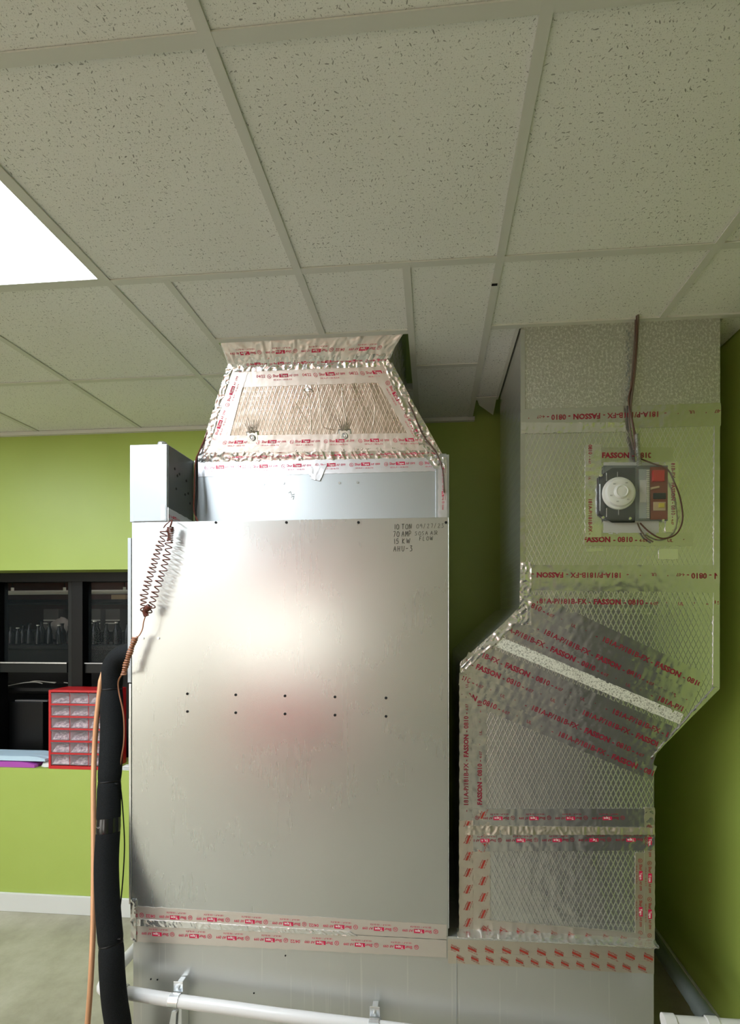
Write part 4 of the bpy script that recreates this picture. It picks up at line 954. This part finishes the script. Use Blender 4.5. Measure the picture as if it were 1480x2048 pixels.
MB().box(-4.4, -.5, YP+.40, YS-.001, bz-.2, bz-.001).build('shelf_support', 'dark', shf, ).location = Vector()
lz = BP(70, 1186, 3.4).z
tl = thing('tube_light', (-2.2, 3.4, lz), 'pale unlit tube lamp hanging across the room beyond the glass', 'lamp')
MB().tube([(-3.7, 3.4, lz), (-.6, 3.4, lz+.01)], .016, 12).build('tube', 'label', tl, smooth=True)
for px in (25, 129, 249): c = BP(px, 1180, 3.4); MB().cyl((c.x, 3.4, lz+.012), (c.x, 3.4, 2.9), .003, 6).build('hanger', 'dark', tl); MB().cyl((c.x, 3.4, lz+.014), (c.x, 3.4, lz+.04), .01, 8).build('clamp', 'whitep', tl)
a, b = BP(230, 1199, YP+.1), BP(258, 1190, YP+.1)
czx = BP(240, 1199, YP+.1).z
ct = bx('cardboard_box', (a.x, b.x, YP+.05, YP+.3, czx, b.z), 'carton', org=((a.x+b.x)/2, YP+.15, czx)); tag(ct, 'small tan carton high beyond the glass beside the air handler', 'box')
us = tag(bx('upper_shelf', (-4.4, -.5, YP+.03, YS-.001, czx-.025, czx-.001), 'dark', org=(-2, YP+.2, czx)), 'dark high shelf beyond the glass carrying the tan carton', 'shelf')
us['category'] = 'shelf'
# crumpled grey lump for an unclear shape
bc = BP(80, 1240, 3.4); mb = MB(); vs = []; fs = []; NU, NV = 16, 10
for j in range(NV+1):
    for i in range(NU):
        a = 2*math.pi*i/NU; ph = math.pi*j/NV; r = 1+.35*noise.noise((math.cos(a)*2, math.sin(a)*2, ph*2)); vs.append((bc.x+.08*r*math.cos(a)*math.sin(ph), 3.60+.06*r*math.sin(a)*math.sin(ph), cz+.10+.09*math.cos(ph)*(1+.1*math.cos(a))))
for j in range(NV):
    for i in range(NU): i2 = (i+1) % NU; fs.append((j*NU+i, (j+1)*NU+i, (j+1)*NU+i2, j*NU+i2))
mb.add(vs, fs); tag(mb.build('grey_lump', 'lump', smooth=True, org=(bc.x, 3.60, cz)), 'crumpled grey lump beyond the glass above the row of bottles', 'lump')
# black cabinet below the transom, on the sill side
kb = thing('black_monitor', (BP(45, 1500, YW-.05).x, YW, sill), 'black boxy appliance under the window transom, left of the red drawer cabinet', 'appliance')
a, b = BP(-120, 1510, YW+.1), BP(93, 1402, YW+.1)
bx('housing', (a.x, b.x, YW+.07, YW+.35, sill-.0, b.z), 'dark', kb, bevel=.008)
bx('base_strip', (a.x, b.x-.01, YW+.062, YW+.0695, sill+.02, sill+.03), 'grey', kb)
bx('stand', (a.x+.1, b.x-.1, YW+.1, YW+.3, .001, sill-.0005), 'dark', kb)
bx('silver_edge', (BP(30, 1400, YW+.07).x, b.x+.03, YW+.07, YW+.1, b.z+.001, b.z+.008), 'grey', kb)
for k, pts in enumerate((((15, 1372), (45, 1366), (70, 1364), (85, 1367)), ((60, 1364), (75, 1362), (110, 1366)), ((95, 1364), (112, 1365)), ((128, 1365), (136, 1366)))):
    MB().tube(smooth_path([P(x, y, YW+.12) for x, y in pts], 4), .003, 6).build('loose_wire', 'label', kb)
bx('wire_shelf', (a.x, BP(140, 1370, YW+.1).x, YW+.08, YW+.3, P(50, 1380, YW+.12).z, P(50, 1374, YW+.12).z), 'dark', kb)
# ============================================================ behind the camera: what the metal reflects
w2 = tag(MB().box(-3.7, -1.7, YF-.14, YF-.08, .95, 1.0).box(-3.7, -1.7, YF-.14, YF-.08, 1.95, 2.0).build('window_2', 'trimw'), kind='structure')
for x in (-3.7, -2.73, -1.75): bx('mullion', (x, x+.05, YF-.145, YF-.075, .951, 1.999), 'trimw', w2)
tc = thing('tool_chest', (-1.8, -2.6, 0), 'glossy red rolling tool chest standing behind the camera', 'tool chest')
bx('chest_body', (-2.45, -1.15, -2.9, -2.35, .1, .80), 'redcab', tc, bevel=.01)
for k in range(4): bx('drawer', (-2.41, -1.19, -2.352, -2.338, .13+.165*k, .28+.165*k), 'redcab', tc, bevel=.004)
for sx in (-2.35, -1.25):
    for yy in (-2.8, -2.45): MB().cyl((sx-.02, yy, .05), (sx+.02, yy, .05), .05, 16).build('caster', 'dark', tc)

sc1 = thing('unseen_dark_cabinet', (.93, -.2, 0), 'unseen tall dark cabinet added by the right wall to block light', 'cabinet')  # out of view, put in to darken reflections and block light to the wall gap
bx('cabinet_body', (.75, 1.11, -1.5, 1.10, .03, 1.82), 'doorp', sc1, bevel=.004)
for y in (-1.48, -.84, -.20, .44): bx('door', (.738, .749, y, y+.62, .06, 1.79), 'doorp', sc1, bevel=.002)
bx('plinth', (.77, 1.09, -1.48, 1.08, .001, .029), 'dark', sc1)
